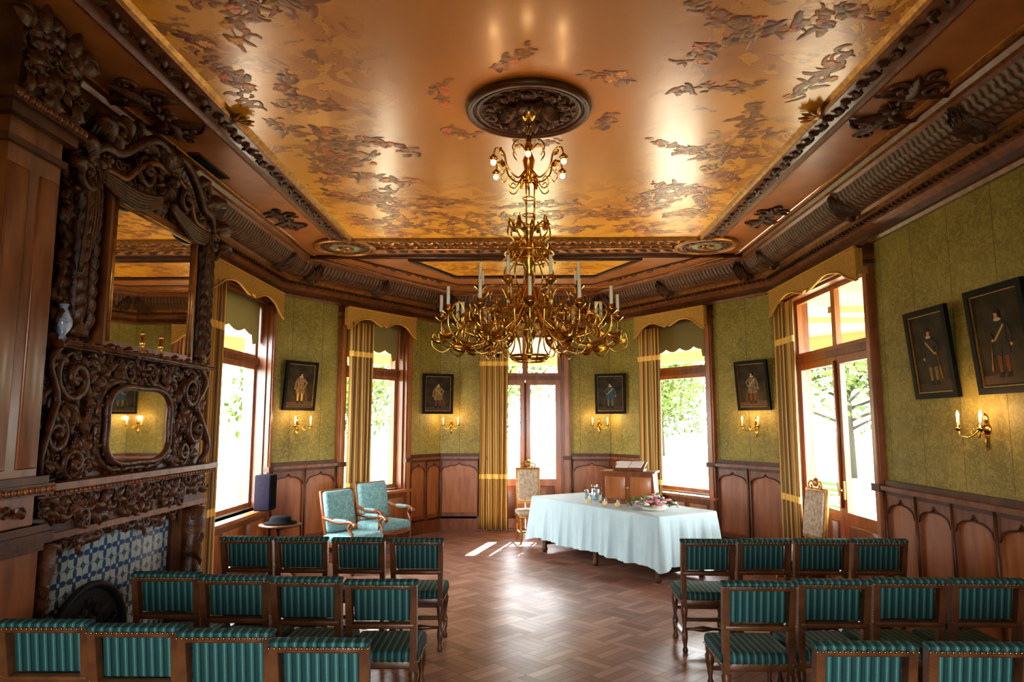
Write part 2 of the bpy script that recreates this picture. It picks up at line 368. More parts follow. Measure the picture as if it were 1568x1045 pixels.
# ceiling
CM=Matrix(((1,0,0,0),(0,0,1,0),(0,-1,0,CZ),(0,0,0,1)))
cb=MB(); cp=[(W+.3,YN-.3),(W+.3,9.35),(1.7,12.4),(-1.7,12.4),(-W-.3,9.35),(-W-.3,YN-.3)]
cb.add([(x,y,CZ) for x,y in cp]+[(x,y,CZ+.15) for x,y in cp],[tuple(range(5,-1,-1)),tuple(range(6,12))]+[(i,(i+1)%6,6+(i+1)%6,6+i) for i in range(6)],soffit)
PX=2.12;PY0=1.25;PY1=8.15
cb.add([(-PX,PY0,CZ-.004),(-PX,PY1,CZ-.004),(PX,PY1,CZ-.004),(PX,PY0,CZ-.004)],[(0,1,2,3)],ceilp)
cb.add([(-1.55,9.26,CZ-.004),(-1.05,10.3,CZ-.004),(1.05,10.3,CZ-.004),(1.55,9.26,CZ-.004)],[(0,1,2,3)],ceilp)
cb.push(CM)
RC=random.Random(21)
def motif(x,y,sz,ang):
    n=7; px,py=x,y; a=ang; pts=[]
    for i in range(n):
        pts.append((px,py)); px+=math.cos(a)*sz/n; py+=math.sin(a)*sz/n; a+=RC.uniform(-.55,.55)
    pts=[p for p in pts if abs(p[0])<1.98 and (1.4<p[1]<8.0 or 9.35<p[1]<10.2)]
    for (x0,y0),(x1,y1) in zip(pts,pts[1:]):
        dx,dy=x1-x0,y1-y0; l=math.hypot(dx,dy) or 1; nx,ny=-dy/l*.006,dx/l*.006
        cb.prism([(x0+nx,y0+ny),(x1+nx,y1+ny),(x1-nx,y1-ny),(x0-nx,y0-ny)],.004,.0052,cp2)
    for (bx_,by_) in pts:
        for _ in range(4):
            cb.leaf(bx_+RC.uniform(-.05,.05),by_+RC.uniform(-.05,.05),RC.uniform(0,2*pi),RC.uniform(.07,.2)*sz/.7,RC.uniform(.012,.045),.0052,RC.choice([cp1,cp2,cp5,cp1,cp5]),RC.uniform(-1.6,1.6),.0012,n=6)
        if RC.random()<.28:
            r=RC.uniform(.03,.06); mt=RC.choice([cp3,cp4,cp3]); o2=RC.random()*6; fx_,fy_=bx_+RC.uniform(-.1,.1),by_+RC.uniform(-.1,.1)
            for k in range(7): cb.leaf(fx_,fy_,o2+k*2*pi/7,r*RC.uniform(.7,1.1),r*.42,.0066,mt,.3,.001,n=4)
for k in range(120):
    while True:
        x,y=RC.uniform(-1.95,1.95),RC.uniform(1.45,7.95)
        e=max(abs(x)/2.12,abs(y-4.7)/3.45)
        if e>.56 and RC.random()<(e-.3): break
    motif(x,y,RC.uniform(.3,.65),RC.uniform(0,2*pi))
for k in range(6):
    a=2*pi*k/6+.2; motif(.03+.62*math.cos(a),4.67+.62*math.sin(a),.3,a+1.3)
for k in range(10): motif(RC.uniform(-1.05,1.05),RC.uniform(9.4,10.1),.22,RC.uniform(0,6))
cb.pop()
cb.build('ceiling')
# cornice
mb=MB()
prof=[(0,3.60),(.03,3.60),(.045,3.63),(.03,3.66),(.07,3.70),(.12,3.74),(.12,3.77),(.17,3.80),(.17,3.84),(.20,3.86),
      (.23,3.86),(.30,3.88),(.36,3.92),(.40,3.97),(.43,4.03),(.46,4.05),(.50,4.05),(.52,4.08),(.52,CZ)]
ms=[gilt,wood,wood,wooddk,wood,wood,wooddk,gilt,wood,wooddk]+[cove]*4+[wood,gilt,wood,wood]
sweep(mb,poly,prof,ms,closed=True)
def clasp(M,s):
    mb.push(M@T(s,.22,3.86)@RX(-.75))
    for k in (-2,-1,0,1,2): mb.leaf(k*.045,-.03,pi/2+k*.12,.32-.03*abs(k),.045,.0,carved,-k*.1,.06)
    mb.ball((0,.05,.0),.05,carved); mb.scroll(-.08,.27,.05,0,1,1,0.02,carved);mb.scroll(.08,.27,.05,pi,1,-1,0.02,carved); mb.scroll(-.09,-.02,.04,0,1,1,0.02,carved);mb.scroll(.09,-.02,.04,pi,1,-1,0.02,carved)
    mb.pop()
for y in (.7,2.6,4.6,6.5,8.6):
    clasp(frame(0)[0],y-YN); clasp(frame(4)[0],9.2-y)
for i in (1,3):
    for s in (.3,1.8,3.1): clasp(frame(i)[0],s)
for s in (.25,1.5,2.75): clasp(frame(2)[0],s)
for i in range(5):
    M,L=frame(i); mb.push(M); s=.1
    while s<L-.08: mb.bx(s,s+.035,.115,.16,3.765,3.80,wooddk); s+=.075
    mb.pop()
mb.build('trim_cornice')
# ceiling frame
mb=MB()
rect=[(PX+.28,PY0-.28),(PX+.28,PY1+.28),(-PX-.28,PY1+.28),(-PX-.28,PY0-.28)]
fp=[(0,CZ),(0,4.075),(.03,4.06),(.05,4.075),(.06,4.085),(.22,4.085),(.23,4.07),(.25,4.055),(.27,4.07),(.29,CZ-.002)]
fmats=[gilt,gilt,wood,wooddk,wood,wooddk,wood,gilt,gilt]
sweep(mb,rect,fp,fmats,closed=True)
mb.push(CM)
q=.14
mb.chain([(PX+q,PY0),(PX+q,PY1)],.13,.12,.038,.018,carved); mb.chain([(-PX-q,PY0),(-PX-q,PY1)],.13,.12,.038,.018,carved)
mb.chain([(-1.9,PY1+q),(1.9,PY1+q)],.12,.12,.038,.018,gilt)
mb.chain([(-1.9,PY1+.62),(1.9,PY1+.62)],.16,.15,.045,.0,carved); mb.chain([(-1.9,PY1+.42),(1.9,PY1+.42)],.13,.08,.025,.0,gilt)
rpaint=simple('roundel_paint',(.12,.2,.1),.5,c2=(.3,.3,.15),ns=9)
for sx in (-1,1):
    cx,cy=sx*2.3,8.5
    mb.prism([(cx+.36*math.cos(2*pi*k/28),cy+.36*math.sin(2*pi*k/28)) for k in range(28)],.004,.03,soffit)
    for r,th,mm in ((.37,.03,gilt),(.30,.015,wooddk),(.2,.022,wood)):
        mb.tube([(cx+r*math.cos(2*pi*k/28),.025,cy+r*math.sin(2*pi*k/28)) for k in range(28)],th,mm,6,True)
    mb.prism([(cx+.19*math.cos(2*pi*k/20),cy+.19*math.sin(2*pi*k/20)) for k in range(20)],.03,.036,rpaint)
    mb.rosette(cx,cy,.11,.035,gilt)
    for k in range(16):
        a=2*pi*k/16; mb.leaf(cx+.25*math.cos(a),cy+.25*math.sin(a),a+1.4,.09,.028,.028,carved,.4,n=5)
    for yy,sz in ((4.7,.3),(7.35,.22),(2.05,.22)):
        x=sx*2.66
        mb.rosette(x,yy,sz*.4,.0,carved,10)
        for e in (-1,1):
            mb.leaf(x,yy+e*sz*.3,e*pi/2,sz*1.3,sz*.2,.0,carved,.3*e); mb.leaf(x,yy+e*sz*.3,e*pi/2+.5,sz,sz*.18,.0,carved,.8)
            mb.leaf(x,yy+e*sz*.3,e*pi/2-.5,sz,sz*.18,.0,carved,-.8)
            mb.scroll(x+.1,yy+e*sz*.9,sz*.3,0,1.2,e,.0,carved,.02); mb.scroll(x-.1,yy+e*sz*.9,sz*.3,pi,1.2,-e,.0,carved,.02)
            mb.scroll(x,yy+e*sz*1.5,sz*.25,pi/2,1.2,e,.0,carved,.016)
    x=sx*(PX+.02)
    mb.ball((x-sx*.02,.03,4.78),.06,gilt,sy=.5)
    for k in range(5): mb.leaf(x,4.75,(0 if sx<0 else pi)+(k-2)*.5,.15,.035,.03,gilt,.2)
    mb.tube([(sx*2.85,.01,PY0-.5),(sx*2.85,.01,8.9),(sx*1.62,.01,11.2),(0,.01,11.2)],.014,gilt)
    mb.tube([(sx*2.46,.01,9.05),(sx*1.1,.01,11.0),(0,.01,11.0)],.012,wooddk)
    mb.chain([(sx*2.3,9.3),(sx*1.35,10.75)],.16,.12,.04,.0,carved)
mb.tube([(-1.6,.02,9.2),(-1.08,.02,10.36),(1.08,.02,10.36),(1.6,.02,9.2)],.03,carved,6,True)
mb.tube([(-2.9,.03,9.0),(2.9,.03,9.0)],.03,wooddk); mb.tube([(-2.0,.02,8.62),(2.0,.02,8.62)],.02,gilt)
mb.pop(); mb.build('trim_ceiling_frame')
# medallion
mb=MB(CM@T(0.03,0,4.67))
n=40
def ringp(r): return [(r*math.cos(2*pi*k/n),r*math.sin(2*pi*k/n)) for k in range(n)]
mb.prism(ringp(.43),.001,.03,wooddk)
for r,th,m_ in ((.42,.03,wooddk),(.365,.016,carved),(.2,.014,carved)):
    mb.tube([(x,.03,z) for x,z in ringp(r)],th,m_,6,True)
for k in range(10):
    a=2*pi*k/10
    mb.leaf(.1*math.cos(a),.1*math.sin(a),a,.13,.05,.03,carved,.2,.05)
    x,z=.285*math.cos(a),.285*math.sin(a)
    mb.rosette(x,z,.055,.03,carved,6); a2=a+pi/10
    x,z=.28*math.cos(a2),.28*math.sin(a2)
    mb.scroll(x,z,.05,a2,1.2,1,.03,carved,.014); mb.leaf(x,z,a2+2,.1,.03,.03,carved,1)
    mb.leaf(x,z,a2-2,.1,.03,.03,carved,-1)
mb.rosette(0,0,.13,.04,carved,10)
mb.build('ceiling_medallion')
# ---------------------------------------------------------------- wainscot
def ogee(t): return .7*math.sqrt(max(0,1-(1-t/.75)**2)) if t<.75 else .7+.3*((t-.75)/.25)**2
def wains(name,i,a,b,H=1.24):
    M,L=frame(i); mb=MB(M); w=b-a
    mb.bx(a,b,0,.018,0,H,woodr); mb.bx(a,b,0,.055,0,.2,wood); mb.bx(a,b,0,.04,.2,.235,wooddk)
    n=max(1,round(w/.5)); p=w/n
    for k in range(n):
        x=a+k*p
        poly_=[(x+.03,H),(x+.03,H-.24)]
        for j in range(1,11): poly_.append((x+.03+(p/2-.03)*j/10,H-.24+.15*ogee(j/10)))
        for j in range(9,-1,-1): poly_.append((x+p-.03-(p/2-.03)*j/10,H-.24+.15*ogee(j/10)))
        poly_.append((x+p-.03,H)); mb.prism(poly_,.018,.04,wood)
        mb.tube([(px,.042,pz) for px,pz in poly_[1:-1]],.008,wooddk,5)
    for k in range(n+1):
        x=a+k*p; mb.bx(max(a,x-.035),min(b,x+.035),.018,.045,.2,H,wood)
        if w>.4: mb.tube([(min(b-.01,max(a+.01,x)),.05,.24),(min(b-.01,max(a+.01,x)),.05,H-.03)],.011,wooddk,6)
    mb.bx(a,b,.018,.04,.2,.3,wood)
    mb.bx(a,b,0,.05,H-.06,H-.02,wooddk); mb.bx(a,b,0,.085,H-.02,H+.02,wood); mb.bx(a,b,0,.04,H+.02,H+.07,wooddk)
    return mb.build(name)
tn=0
for i,segs in {0:[(0,9.1),(11.6,11.7)],1:[(.0,1.11),(2.69,3.478)],2:[(.0,.69),(2.31,3.0)],3:[(.0,.79),(2.37,3.478)],4:[(0,.11),(2.35,3.18),(5.95,11.7)]}.items():
    for a,b in segs:
        tn+=1; wains('trim_%d'%tn,i,a,b)
# ---------------------------------------------------------------- window / door units
def unit(i,door,name):
    M,L=frame(i); s0,s1,z0,z1=ops[i]; mb=MB(M); zb=0
    for a,b in ((s0-.13,s0),(s1,s1+.13)):
        mb.bx(a,b,0,.06,zb,3.5,wood); mb.bx(a+.03,b-.03,.06,.075,zb+.25,3.3,woodr)
        mb.bx(a-.015,b+.015,0,.09,3.4,3.44,wooddk); mb.bx(a-.01,b+.01,0,.08,3.5,3.59,wooddk); mb.bx(a+.02,b-.02,.06,.09,3.44,3.5,wood)
        mb.bx(a-.01,b+.01,0,.085,0,.22,wood); mb.bx(a-.01,b+.01,0,.09,1.2,1.27,wooddk)
    mb.bx(s0,s1,0,.05,z1,3.59,wood)
    t=.03
    mb.bx(s0,s0+t,-.29,0,z0,z1,wood); mb.bx(s1-t,s1,-.29,0,z0,z1,wood); mb.bx(s0+t,s1-t,-.29,0,z1-t,z1,wood)
    A,B=s0+t,s1-t; D0,D1=-.19,-.13
    def fr(a,b,zl,zh,w,wb=None):
        wb=wb or w
        mb.bx(a,a+w,D0,D1,zl,zh,woodr); mb.bx(b-w,b,D0,D1,zl,zh,woodr); mb.bx(a+w,b-w,D0,D1,zh-w,zh,woodr); mb.bx(a+w,b-w,D0,D1,zl,zl+wb,woodr)
        mb.add([(a+w,-.16,zl+wb),(b-w,-.16,zl+wb),(b-w,-.16,zh-w),(a+w,-.16,zh-w)],[(0,1,2,3)],glass)
    mb.bx(A,B,-.2,-.09,2.6,2.68,wood)
    if door:
        c=(A+B)/2
        fr(A,c-.005,.02,2.6,.09,.84); fr(c+.005,B,.02,2.6,.09,.84)
        for a,b in ((A+.12,c-.13),(c+.13,B-.12)): mb.rb((a+b)/2,-.125,.46,b-a,.03,.56,.012,wood)
        mb.tube([(c,-.12,.9),(c,-.12,2.55)],.02,wood); fr(A,c,2.68,z1-t,.05); fr(c,B,2.68,z1-t,.05)
        mb.ball((c-.06,-.08,1.1),.022,brass); mb.bx(c-.08,c-.04,-.13,-.115,1.0,1.2,brass)
        mb.bx(s0,s1,-.29,-.0,0,.02,wood)
    else:
        fr(A,B,z0+.02,2.6,.06); fr(A,B,2.68,z1-t,.05)
        mb.bx(s0-.16,s1+.16,-.12,.12,z0-.04,z0,woodr)
        mb.bx(s0,s1,-.29,-.12,z0-.02,z0+.02,white)
        mb.bx(s0,s1,.0,.06,.0,z0-.04,wood); n=3; p=(s1-s0)/n
        for k in range(n): mb.rb(s0+p*(k+.5),.06,z0/2+.03,p-.1,.02,z0-.3,.01,woodr)
        mb.bx(s0,s1,.06,.08,0,.15,wood)
    mb.build(name)
    if not door:
        bl=MB(M); zt=z1-.03; pts=[(A+.03,zt)]; N=48
        for k in range(N+1):
            t_=k/N; x=A+.03+(B-A-.06)*t_; pts.append((x,3.02-.05*abs(math.sin(t_*pi*4))-(.12 if t_<.12 or t_>.88 else 0)))
        pts.append((B-.03,zt)); bl.prism(pts[::-1],-.105,-.103,blindm); bl.build('window_blind')
    pm=MB(M); a,b=s0-.10,s1+.10; N=60; pts=[(a,3.585)]; low=[]
    for k in range(N+1):
        t_=k/N; u=abs(t_-.5)*2; dz=.19+.13*max(0,(u-.72)/.28)+.05*math.cos(u*pi*2.2)*(1-.3*u)-(.03 if u<.06 else 0)
        low.append((a+(b-a)*t_,3.585-dz))
    pts+=low+[(b,3.585)]
    pm.prism(pts,.145,.165,pelm); pm.bx(a,a+.02,.092,.145,3.30,3.585,pelm); pm.bx(b-.02,b,.092,.145,3.30,3.585,pelm); pm.bx(a,b,.092,.145,3.565,3.585,pelm)
    pm.tube([(x,.17,z) for x,z in low],.012,goldtrim,5); pm.bx(a,b,.165,.18,3.565,3.585,goldtrim)
    pm.build('curtain_pelmet')
def curtain(i,a,b,ztop=3.36,zb=.03,d=.115,amp=.03):
    M,L=frame(i); mb=MB(M@T((a+b)/2,0,0)); N=int((b-a)/.009); zs=[zb+ (ztop-zb)*k/14 for k in range(15)]
    vs=[];uv=[];fs=[]
    for iz,z in enumerate(zs):
        f=(z-zb)/(ztop-zb)
        for k in range(N+1):
            t=k/N; wob=math.sin(t*pi*2*((b-a)/.095)+.3*math.sin(3*f)+1.2*math.sin(5*t))
            x=(b-a)*(t-.5)+(.01*math.sin(4*f+t*9)); y=d+amp*wob*(.75+.35*(1-f))
            vs.append((x,y,z)); uv.append((t*(b-a)*2.0,z))
    for iz in range(14):
        for k in range(N):
            q=iz*(N+1)+k; fs.append((q,q+1,q+N+2,q+N+1))
    mb.add(vs,fs,curt,True,uv); o=mb.build('curtain'); md=o.modifiers.new('s','SOLIDIFY'); md.thickness=.006; md.offset=0; return o
unit(0,True,'door_1'); unit(1,False,'window_1'); unit(2,True,'door_2'); unit(3,False,'window_2'); unit(4,False,'window_3')
curtain(0,10.9,11.5); curtain(1,2.08,2.58,d=.155); curtain(2,1.80,2.30); curtain(3,1.8,2.26,d=.155); curtain(4,1.95,2.6,d=.155)
M,L=frame(5); mb=MB(M); s0,s1,z0,z1=ops[5]
for k in range(3):
    x=s0+(s1-s0-.08)*k/2; mb.bx(x,x+.08,-.2,-.1,z0,z1,wood)
for z in (z0,z1-.08): mb.bx(s0,s1,-.2,-.1,z,z+.08,wood)
mb.build('added_near_window')  # unseen window, added behind the camera to let daylight in
# ---------------------------------------------------------------- portraits
def ell(cx,cz,rx,rz,n=16): return [(cx+rx*math.cos(2*pi*k/n),cz+rz*math.sin(2*pi*k/n)) for k in range(n)]
pgr=simple('paint_ground',(.07,.045,.025),.5,spec=.1)
def portrait(M,coat,hose,sash,big=1.0,flip=1):
    mb=MB(M@Matrix.Diagonal((big,1,big,1))); w,h,f=.27,.345,.045
    mb.bx(-w+f,w-f,0,.015,-h+f,h-f,pbg)
    for a in ((-w,w,-h,-h+f),(-w,w,h-f,h),(-w,-w+f,-h+f,h-f),(w-f,w,-h+f,h-f)): mb.bx(a[0],a[1],0,.035,a[2],a[3],black)
    for a in ((-w+f,w-f,-h+f,-h+f+.006),(-w+f,w-f,h-f-.006,h-f),(-w+f,-w+f+.006,-h+f,h-f),(w-f-.006,w-f,-h+f,h-f)): mb.bx(a[0],a[1],.015,.028,a[2],a[3],gilt)
    F=flip; P=lambda pts:[(F*x,z) for x,z in pts]
    e=.015
    mb.prism([(-w+f,-h+f),(w-f,-h+f),(w-f,-h+f+.07),(-w+f,-h+f+.09)],e,e+.001,pgr)
    for x in (-.035,.035): mb.prism(P([(x-.022,-.05),(x+.026,-.05),(x+.014,-.22),(x-.01,-.22)]),e,e+.002,hose)
    for x in (-.035,.035): mb.prism(P([(x-.014,-.21),(x+.016,-.21),(x+.032,-.245),(x-.014,-.245)]),e,e+.003,hairm)
    mb.prism(P([(-.07,-.02),(-.075,-.1),(-.005,-.11),(.0,-.05),(.01,-.11),(.08,-.1),(.072,-.02),(.04,0),(-.04,0)]),e,e+.003,coat)
    mb.prism(P([(-.05,-.02),(-.058,.06),(-.072,.09),(-.03,.12),(.03,.12),(.072,.09),(.055,.05),(.05,-.02)]),e,e+.004,coat)
    mb.prism(P([(-.075,.09),(-.10,.03),(-.10,-.03),(-.075,-.03),(-.06,.04)]),e,e+.0035,coat)
    mb.prism(P([(.075,.09),(.12,.04),(.075,-.01),(.06,.01),(.085,.04),(.055,.06)]),e,e+.0045,coat)
    mb.prism(P([(-.05,.08),(-.043,.095),(.055,.0),(.05,-.015)]),e,e+.005,sash)
    mb.prism(ell(0,.125,.032,.012),e,e+.006,ruff); mb.prism(ell(0,.157,.021,.029),e,e+.007,skin)
    mb.prism(ell(F*-.003,.178,.026,.014),e,e+.008,hairm); mb.prism(ell(F*-.018,.155,.008,.022),e,e+.008,hairm)
    mb.prism(ell(F*-.09,-.04,.011,.012,8),e,e+.005,skin); mb.prism(ell(F*.07,-.005,.011,.01,8),e,e+.006,skin)
    mb.tube([(F*.08,e+.006,.0),(F*.11,e+.006,-.2)],.003,gilt,4)
    return mb.build('portrait_painting')
cr=simple('pc1',(.30,.18,.07),.5,c2=(.14,.09,.03),ns=30,spec=.1);cb1=simple('pc2',(.05,.08,.09),.5,spec=.1);ck=simple('pc3',(.05,.038,.025),.5,spec=.1);crd=simple('pc4',(.16,.05,.022),.5,spec=.1);cg=simple('pc5',(.4,.26,.08),.5,spec=.1);cgr=simple('pc6',(.2,.17,.10),.5,c2=(.1,.08,.05),ns=30,spec=.1)
TL=-.09
portrait(frame(1)[0]@T(.42,.035,2.36)@RX(TL),cgr,crd,cg)
portrait(frame(3)[0]@T(3.06,.035,2.36)@RX(TL),cr,cg,cgr,1,-1)
Mf=Matrix(((-1,0,0,0),(0,-1,0,0),(0,0,1,0),(0,0,0,1)))
portrait(T(1.47,11.80,2.34)@RZ(-.42)@Mf@RX(-.03),cb1,cgr,cg)
portrait(T(-1.51,11.80,2.34)@RZ(.42)@Mf@RX(-.03),cr,crd,cg,1,-1)
portrait(frame(0)[0]@T(5.70+2.5,.04,2.42)@RX(TL),ck,cr,cg,1.08,-1)
portrait(frame(0)[0]@T(4.86+2.5,.04,2.44)@RX(TL),ck,crd,cg,1.12)
# ---------------------------------------------------------------- sconces
def lamp(name,loc,parent,e,r=.03,col=(1,.6,.28)):
    l=bpy.data.lights.new(name,'POINT'); l.energy=e; l.color=col; l.shadow_soft_size=r; o=bpy.data.objects.new(name,l); sc.collection.objects.link(o); o.location=loc; o.parent=parent
def sconce(M,en=3):
    mb=MB(M); mb.push(RX(-pi/2)); mb.lathe([(.045,0),(.045,.008),(.03,.02),(.015,.04),(.012,.06)],brass,14); mb.pop()
    mb.leaf(0,-.02,-pi/2,.14,.025,.0,brass,0); mb.leaf(0,.02,pi/2,.1,.025,.0,brass,0)
    for e in (-1,1):
        mb.tube(cat([(0,.05,0),(e*.05,.1,-.06),(e*.11,.13,-.05),(e*.13,.13,.0)],5),.006,brass,6)
        mb.scroll(e*.06,-.02,.03,pi/2,1,e,.07,brass,.004,n=10)
        mb.lathe([(.004,-.02),(.03,0),(.033,.008),(.012,.012),(.014,.03)],brass,10,(e*.13,.13,.0))
        mb.lathe([(.011,.03),(.011,.085)],candle,8,(e*.13,.13,0)); mb.lathe([(.007,.085),(.012,.1),(.009,.12),(.002,.14)],bulb,8,(e*.13,.13,0))
    o=mb.build('wall_sconce')
    for e in (-1,1): lamp('bulb_light',(e*.13,.19,.13),o,en)
sconce(frame(0)[0]@T(5.16+2.5,0,1.80)); sconce(frame(1)[0]@T(.42,.0,1.80)); sconce(frame(3)[0]@T(3.06,0,1.80))
sconce(frame(2)[0]@T(.2,0,1.80)); sconce(frame(2)[0]@T(2.8,0,1.80))
mb=MB(frame(0)[0]@T(11.66,0,1.45)); mb.rb(0,.006,0,.05,.012,.13,.004,white); mb.build('light_switch')
# ---------------------------------------------------------------- chandelier
mb=MB(T(.03,4.67,0))
mb.lathe([(.0,4.0),(.03,4.0),(.07,4.05),(.06,4.07)],brass,14)
mb.tube([(0,0,4.04),(0,0,3.82)],.008,brass)
for z in (3.98,3.92,3.86): mb.tube([(.02*math.cos(k*pi/4),0,z+.03*math.sin(k*pi/4)) for k in range(8)],.005,brass,5,True)
mb.lathe([(.0,3.9),(.02,3.88),(.012,3.84),(.035,3.8),(.02,3.76),(.045,3.7),(.03,3.62),(.05,3.58),(.02,3.54)],brass,14)
for k in range(6):
    a=2*pi*k/6+.5; mb.push(RZ(a))
    mb.tube(cat([(.03,0,3.62),(.09,0,3.56),(.17,0,3.62),(.2,0,3.72),(.26,0,3.74),(.28,0,3.68)],5),.007,brass,6)
    mb.tube(cat([(.02,0,3.78),(.08,0,3.84),(.13,0,3.78),(.1,0,3.72)],5),.005,brass,5)
    mb.tube(cat([(.17,0,3.62),(.21,0,3.58),(.24,0,3.63),(.2,0,3.66)],4),.004,brass,5)
    mb.tube(cat([(.05,0,3.58),(.11,0,3.48),(.16,0,3.5),(.14,0,3.56),(.11,0,3.54)],4),.005,brass,5)
    mb.lathe([(.01,3.69),(.03,3.67),(.026,3.65)],brass,10,(.28,0,0)); mb.ball((.28,0,3.635),.02,bulb)
    mb.leaf(.06,3.5,pi/2,.1,.02,.0,brass,.5); mb.leaf(.2,3.7,.5,.07,.018,.0,brass,.8)
    mb.pop()
for k in range(3):
    a=2*pi*k/3; c,s_=math.cos(a),math.sin(a); mb.tube([(.042*c,.042*s_,3.58),(.035*c,.035*s_,3.2)],.0065,brass,6)
for z in (3.55,3.42,3.3): mb.tube([(.045*math.cos(k*pi/6),.045*math.sin(k*pi/6),z) for k in range(12)],.005,brass,5,True)
mb.lathe([(.01,3.24),(.06,3.2),(.03,3.17),(.02,3.1),(.05,3.04),(.06,2.98),(.025,2.92),(.03,2.8),(.07,2.74),(.085,2.66),(.06,2.58),(.03,2.52),(.05,2.46),(.02,2.38),(.03,2.33),(.005,2.28)],brass,16)
for k in range(8):
    mb.push(RZ(2*pi*k/8+.2))
    mb.tube(cat([(.04,0,3.2),(.13,0,3.24),(.15,0,3.16),(.1,0,3.1),(.14,0,3.02),(.19,0,2.96)],5),.0065,brass,6)
    mb.tube(cat([(.03,0,3.14),(.09,0,3.08),(.1,0,3.0),(.05,0,2.96)],5),.005,brass,5)
    mb.tube(cat([(.1,0,3.0),(.17,0,2.9),(.16,0,2.8),(.08,0,2.76)],5),.006,brass,5)
    mb.leaf(.1,3.2,.6,.1,.025,-.005,brass,.8); mb.leaf(.12,3.0,.6,.1,.025,-.005,brass,.8)
    mb.pop()
for r,z,t in ((.17,3.02,.007),(.13,2.97,.006),(.26,2.62,.007),(.14,2.3,.009),(.11,2.27,.007),(.2,2.46,.006)):
    mb.tube([(r*math.cos(k*pi/16),r*math.sin(k*pi/16),z) for k in range(32)],t,brass,5,True)
def cup(x,z,h=.13):
    mb.lathe([(.006,z-.03),(.016,z-.02),(.04,z),(.043,z+.008),(.015,z+.01),(.02,z+.035),(.016,z+.04)],brass,10,(x,0,0))
    mb.lathe([(.012,z+.03),(.0115,z+.03+h)],candle,8,(x,0,0)); mb.lathe([(.002,z+.03+h),(.001,z+.045+h)],black,5,(x,0,0))
for k in range(12):
    mb.push(RZ(2*pi*k/12))
    mb.tube(cat([(.06,0,2.66),(.2,0,2.5),(.36,0,2.38),(.52,0,2.38),(.6,0,2.46),(.61,0,2.55)],6),.009,brass,6); cup(.61,2.57)
    mb.tube(cat([(.36,0,2.38),(.33,0,2.52),(.42,0,2.6),(.5,0,2.54),(.47,0,2.47),(.42,0,2.5)],5),.006,brass,5)
    mb.tube(cat([(.2,0,2.5),(.22,0,2.38),(.32,0,2.32),(.38,0,2.36),(.35,0,2.42)],5),.006,brass,5)
    mb.tube(cat([(.52,0,2.38),(.6,0,2.33),(.67,0,2.38),(.66,0,2.46),(.63,0,2.42)],5),.005,brass,5)
    for lx,lz,la in ((.3,2.42,.3),(.5,2.4,1.2),(.58,2.42,-.6),(.4,2.55,1.0),(.24,2.46,-.8),(.44,2.36,-.5)): mb.leaf(lx,lz,la,.11,.026,-.005,brass,.9,n=6)
    mb.pop()
    mb.push(RZ(2*pi*(k+.5)/12)); mb.tube(cat([(.2,0,2.56),(.35,0,2.48),(.48,0,2.5),(.54,0,2.6),(.49,0,2.66),(.45,0,2.6)],5),.005,brass,5); mb.leaf(.45,2.5,.8,.1,.022,-.005,brass,.9,n=6); mb.pop()
for k in range(8):
    mb.push(RZ(2*pi*k/8+.39))
    mb.tube(cat([(.05,0,2.78),(.15,0,2.64),(.27,0,2.6),(.35,0,2.66),(.36,0,2.73)],6),.008,brass,6); cup(.36,2.76,.14)
    mb.tube(cat([(.15,0,2.64),(.2,0,2.76),(.28,0,2.78),(.3,0,2.72),(.26,0,2.7)],5),.005,brass,5)
    mb.leaf(.2,2.62,.4,.1,.022,-.005,brass,.8)
    mb.tube(cat([(.26,0,2.62),(.24,0,2.48),(.18,0,2.4),(.14,0,2.3),(.11,0,2.27)],5),.006,brass,5)
    mb.pop()
    mb.push(RZ(2*pi*k/8)); mb.tube(cat([(.05,0,2.6),(.25,0,2.44),(.42,0,2.46),(.46,0,2.5)],6),.008,brass,6); cup(.46,2.53,.12); mb.pop()
ch=mb.build('chandelier')
for k in range(6):
    a=2*pi*k/6+.5; lamp('bulb_light',(.28*math.cos(a),.28*math.sin(a),3.58),ch,1.2,.02)
# ---------------------------------------------------------------- chimneypiece (frame 4, local a=s-4.2)
M4=frame(4)[0]@T(4.2,0.004,0); mb=MB(M4); CV=carved
mb.bx(-1.0,1.1,.0,.5,0,3.55,wooddk)
mb.bx(-.6,1.02,.5,.53,0,1.2,tilem)
def arch(w,h,cx,n=14,z0=0): return [(cx-w,z0)]+[(cx+w,z0)]+[(cx+w*math.cos(pi*k/n),h-w+w*math.sin(pi*k/n)) for k in range(n+1)]
mb.prism(arch(.4,.78,.42),.53,.56,iron)
ar=arch(.41,.79,.42)[2:]; mb.tube([(x,.565,z) for x,z in [(.83,0)]+ar+[(.01,0)]],.025,iron,8)
mb.rosette(.42,.45,.16,.56,iron,8); mb.chain([(.18,.1),(.12,.4),(.42,.68),(.72,.4),(.66,.1)],.1,.1,.035,.56,iron); mb.fill(.42,.3,.1,.6,40,.56,iron)
mb.bx(-1.0,1.1,.5,.82,0,.03,rock)
mb.bx(-1.0,1.12,.5,.62,1.2,1.46,wooddk)
for z0,z1,dd in ((1.16,1.2,.64),(1.42,1.46,.68),(1.46,1.5,.72)): mb.bx(-1.03,1.14,.5,dd,z0,z1,wood)
mb.chain([(1.05,1.31),(-.98,1.31)],.11,.13,.045,.62,CV); mb.chain([(-.98,1.35),(1.05,1.35)],.14,.1,.04,.62,CV)
mb.chain([(1.0,1.14),(.6,1.1),(.2,1.14),(-.2,1.1),(-.6,1.13)],.1,.12,.045,.54,CV)
mb.fill(.06,1.0,1.22,1.4,60,.62,CV); mb.fill(.2,.8,1.06,1.16,26,.54,CV)
for k in range(50): mb.ball((-1.0+k*.043,.70,1.44),.016,wood,seg=6,rings=4)
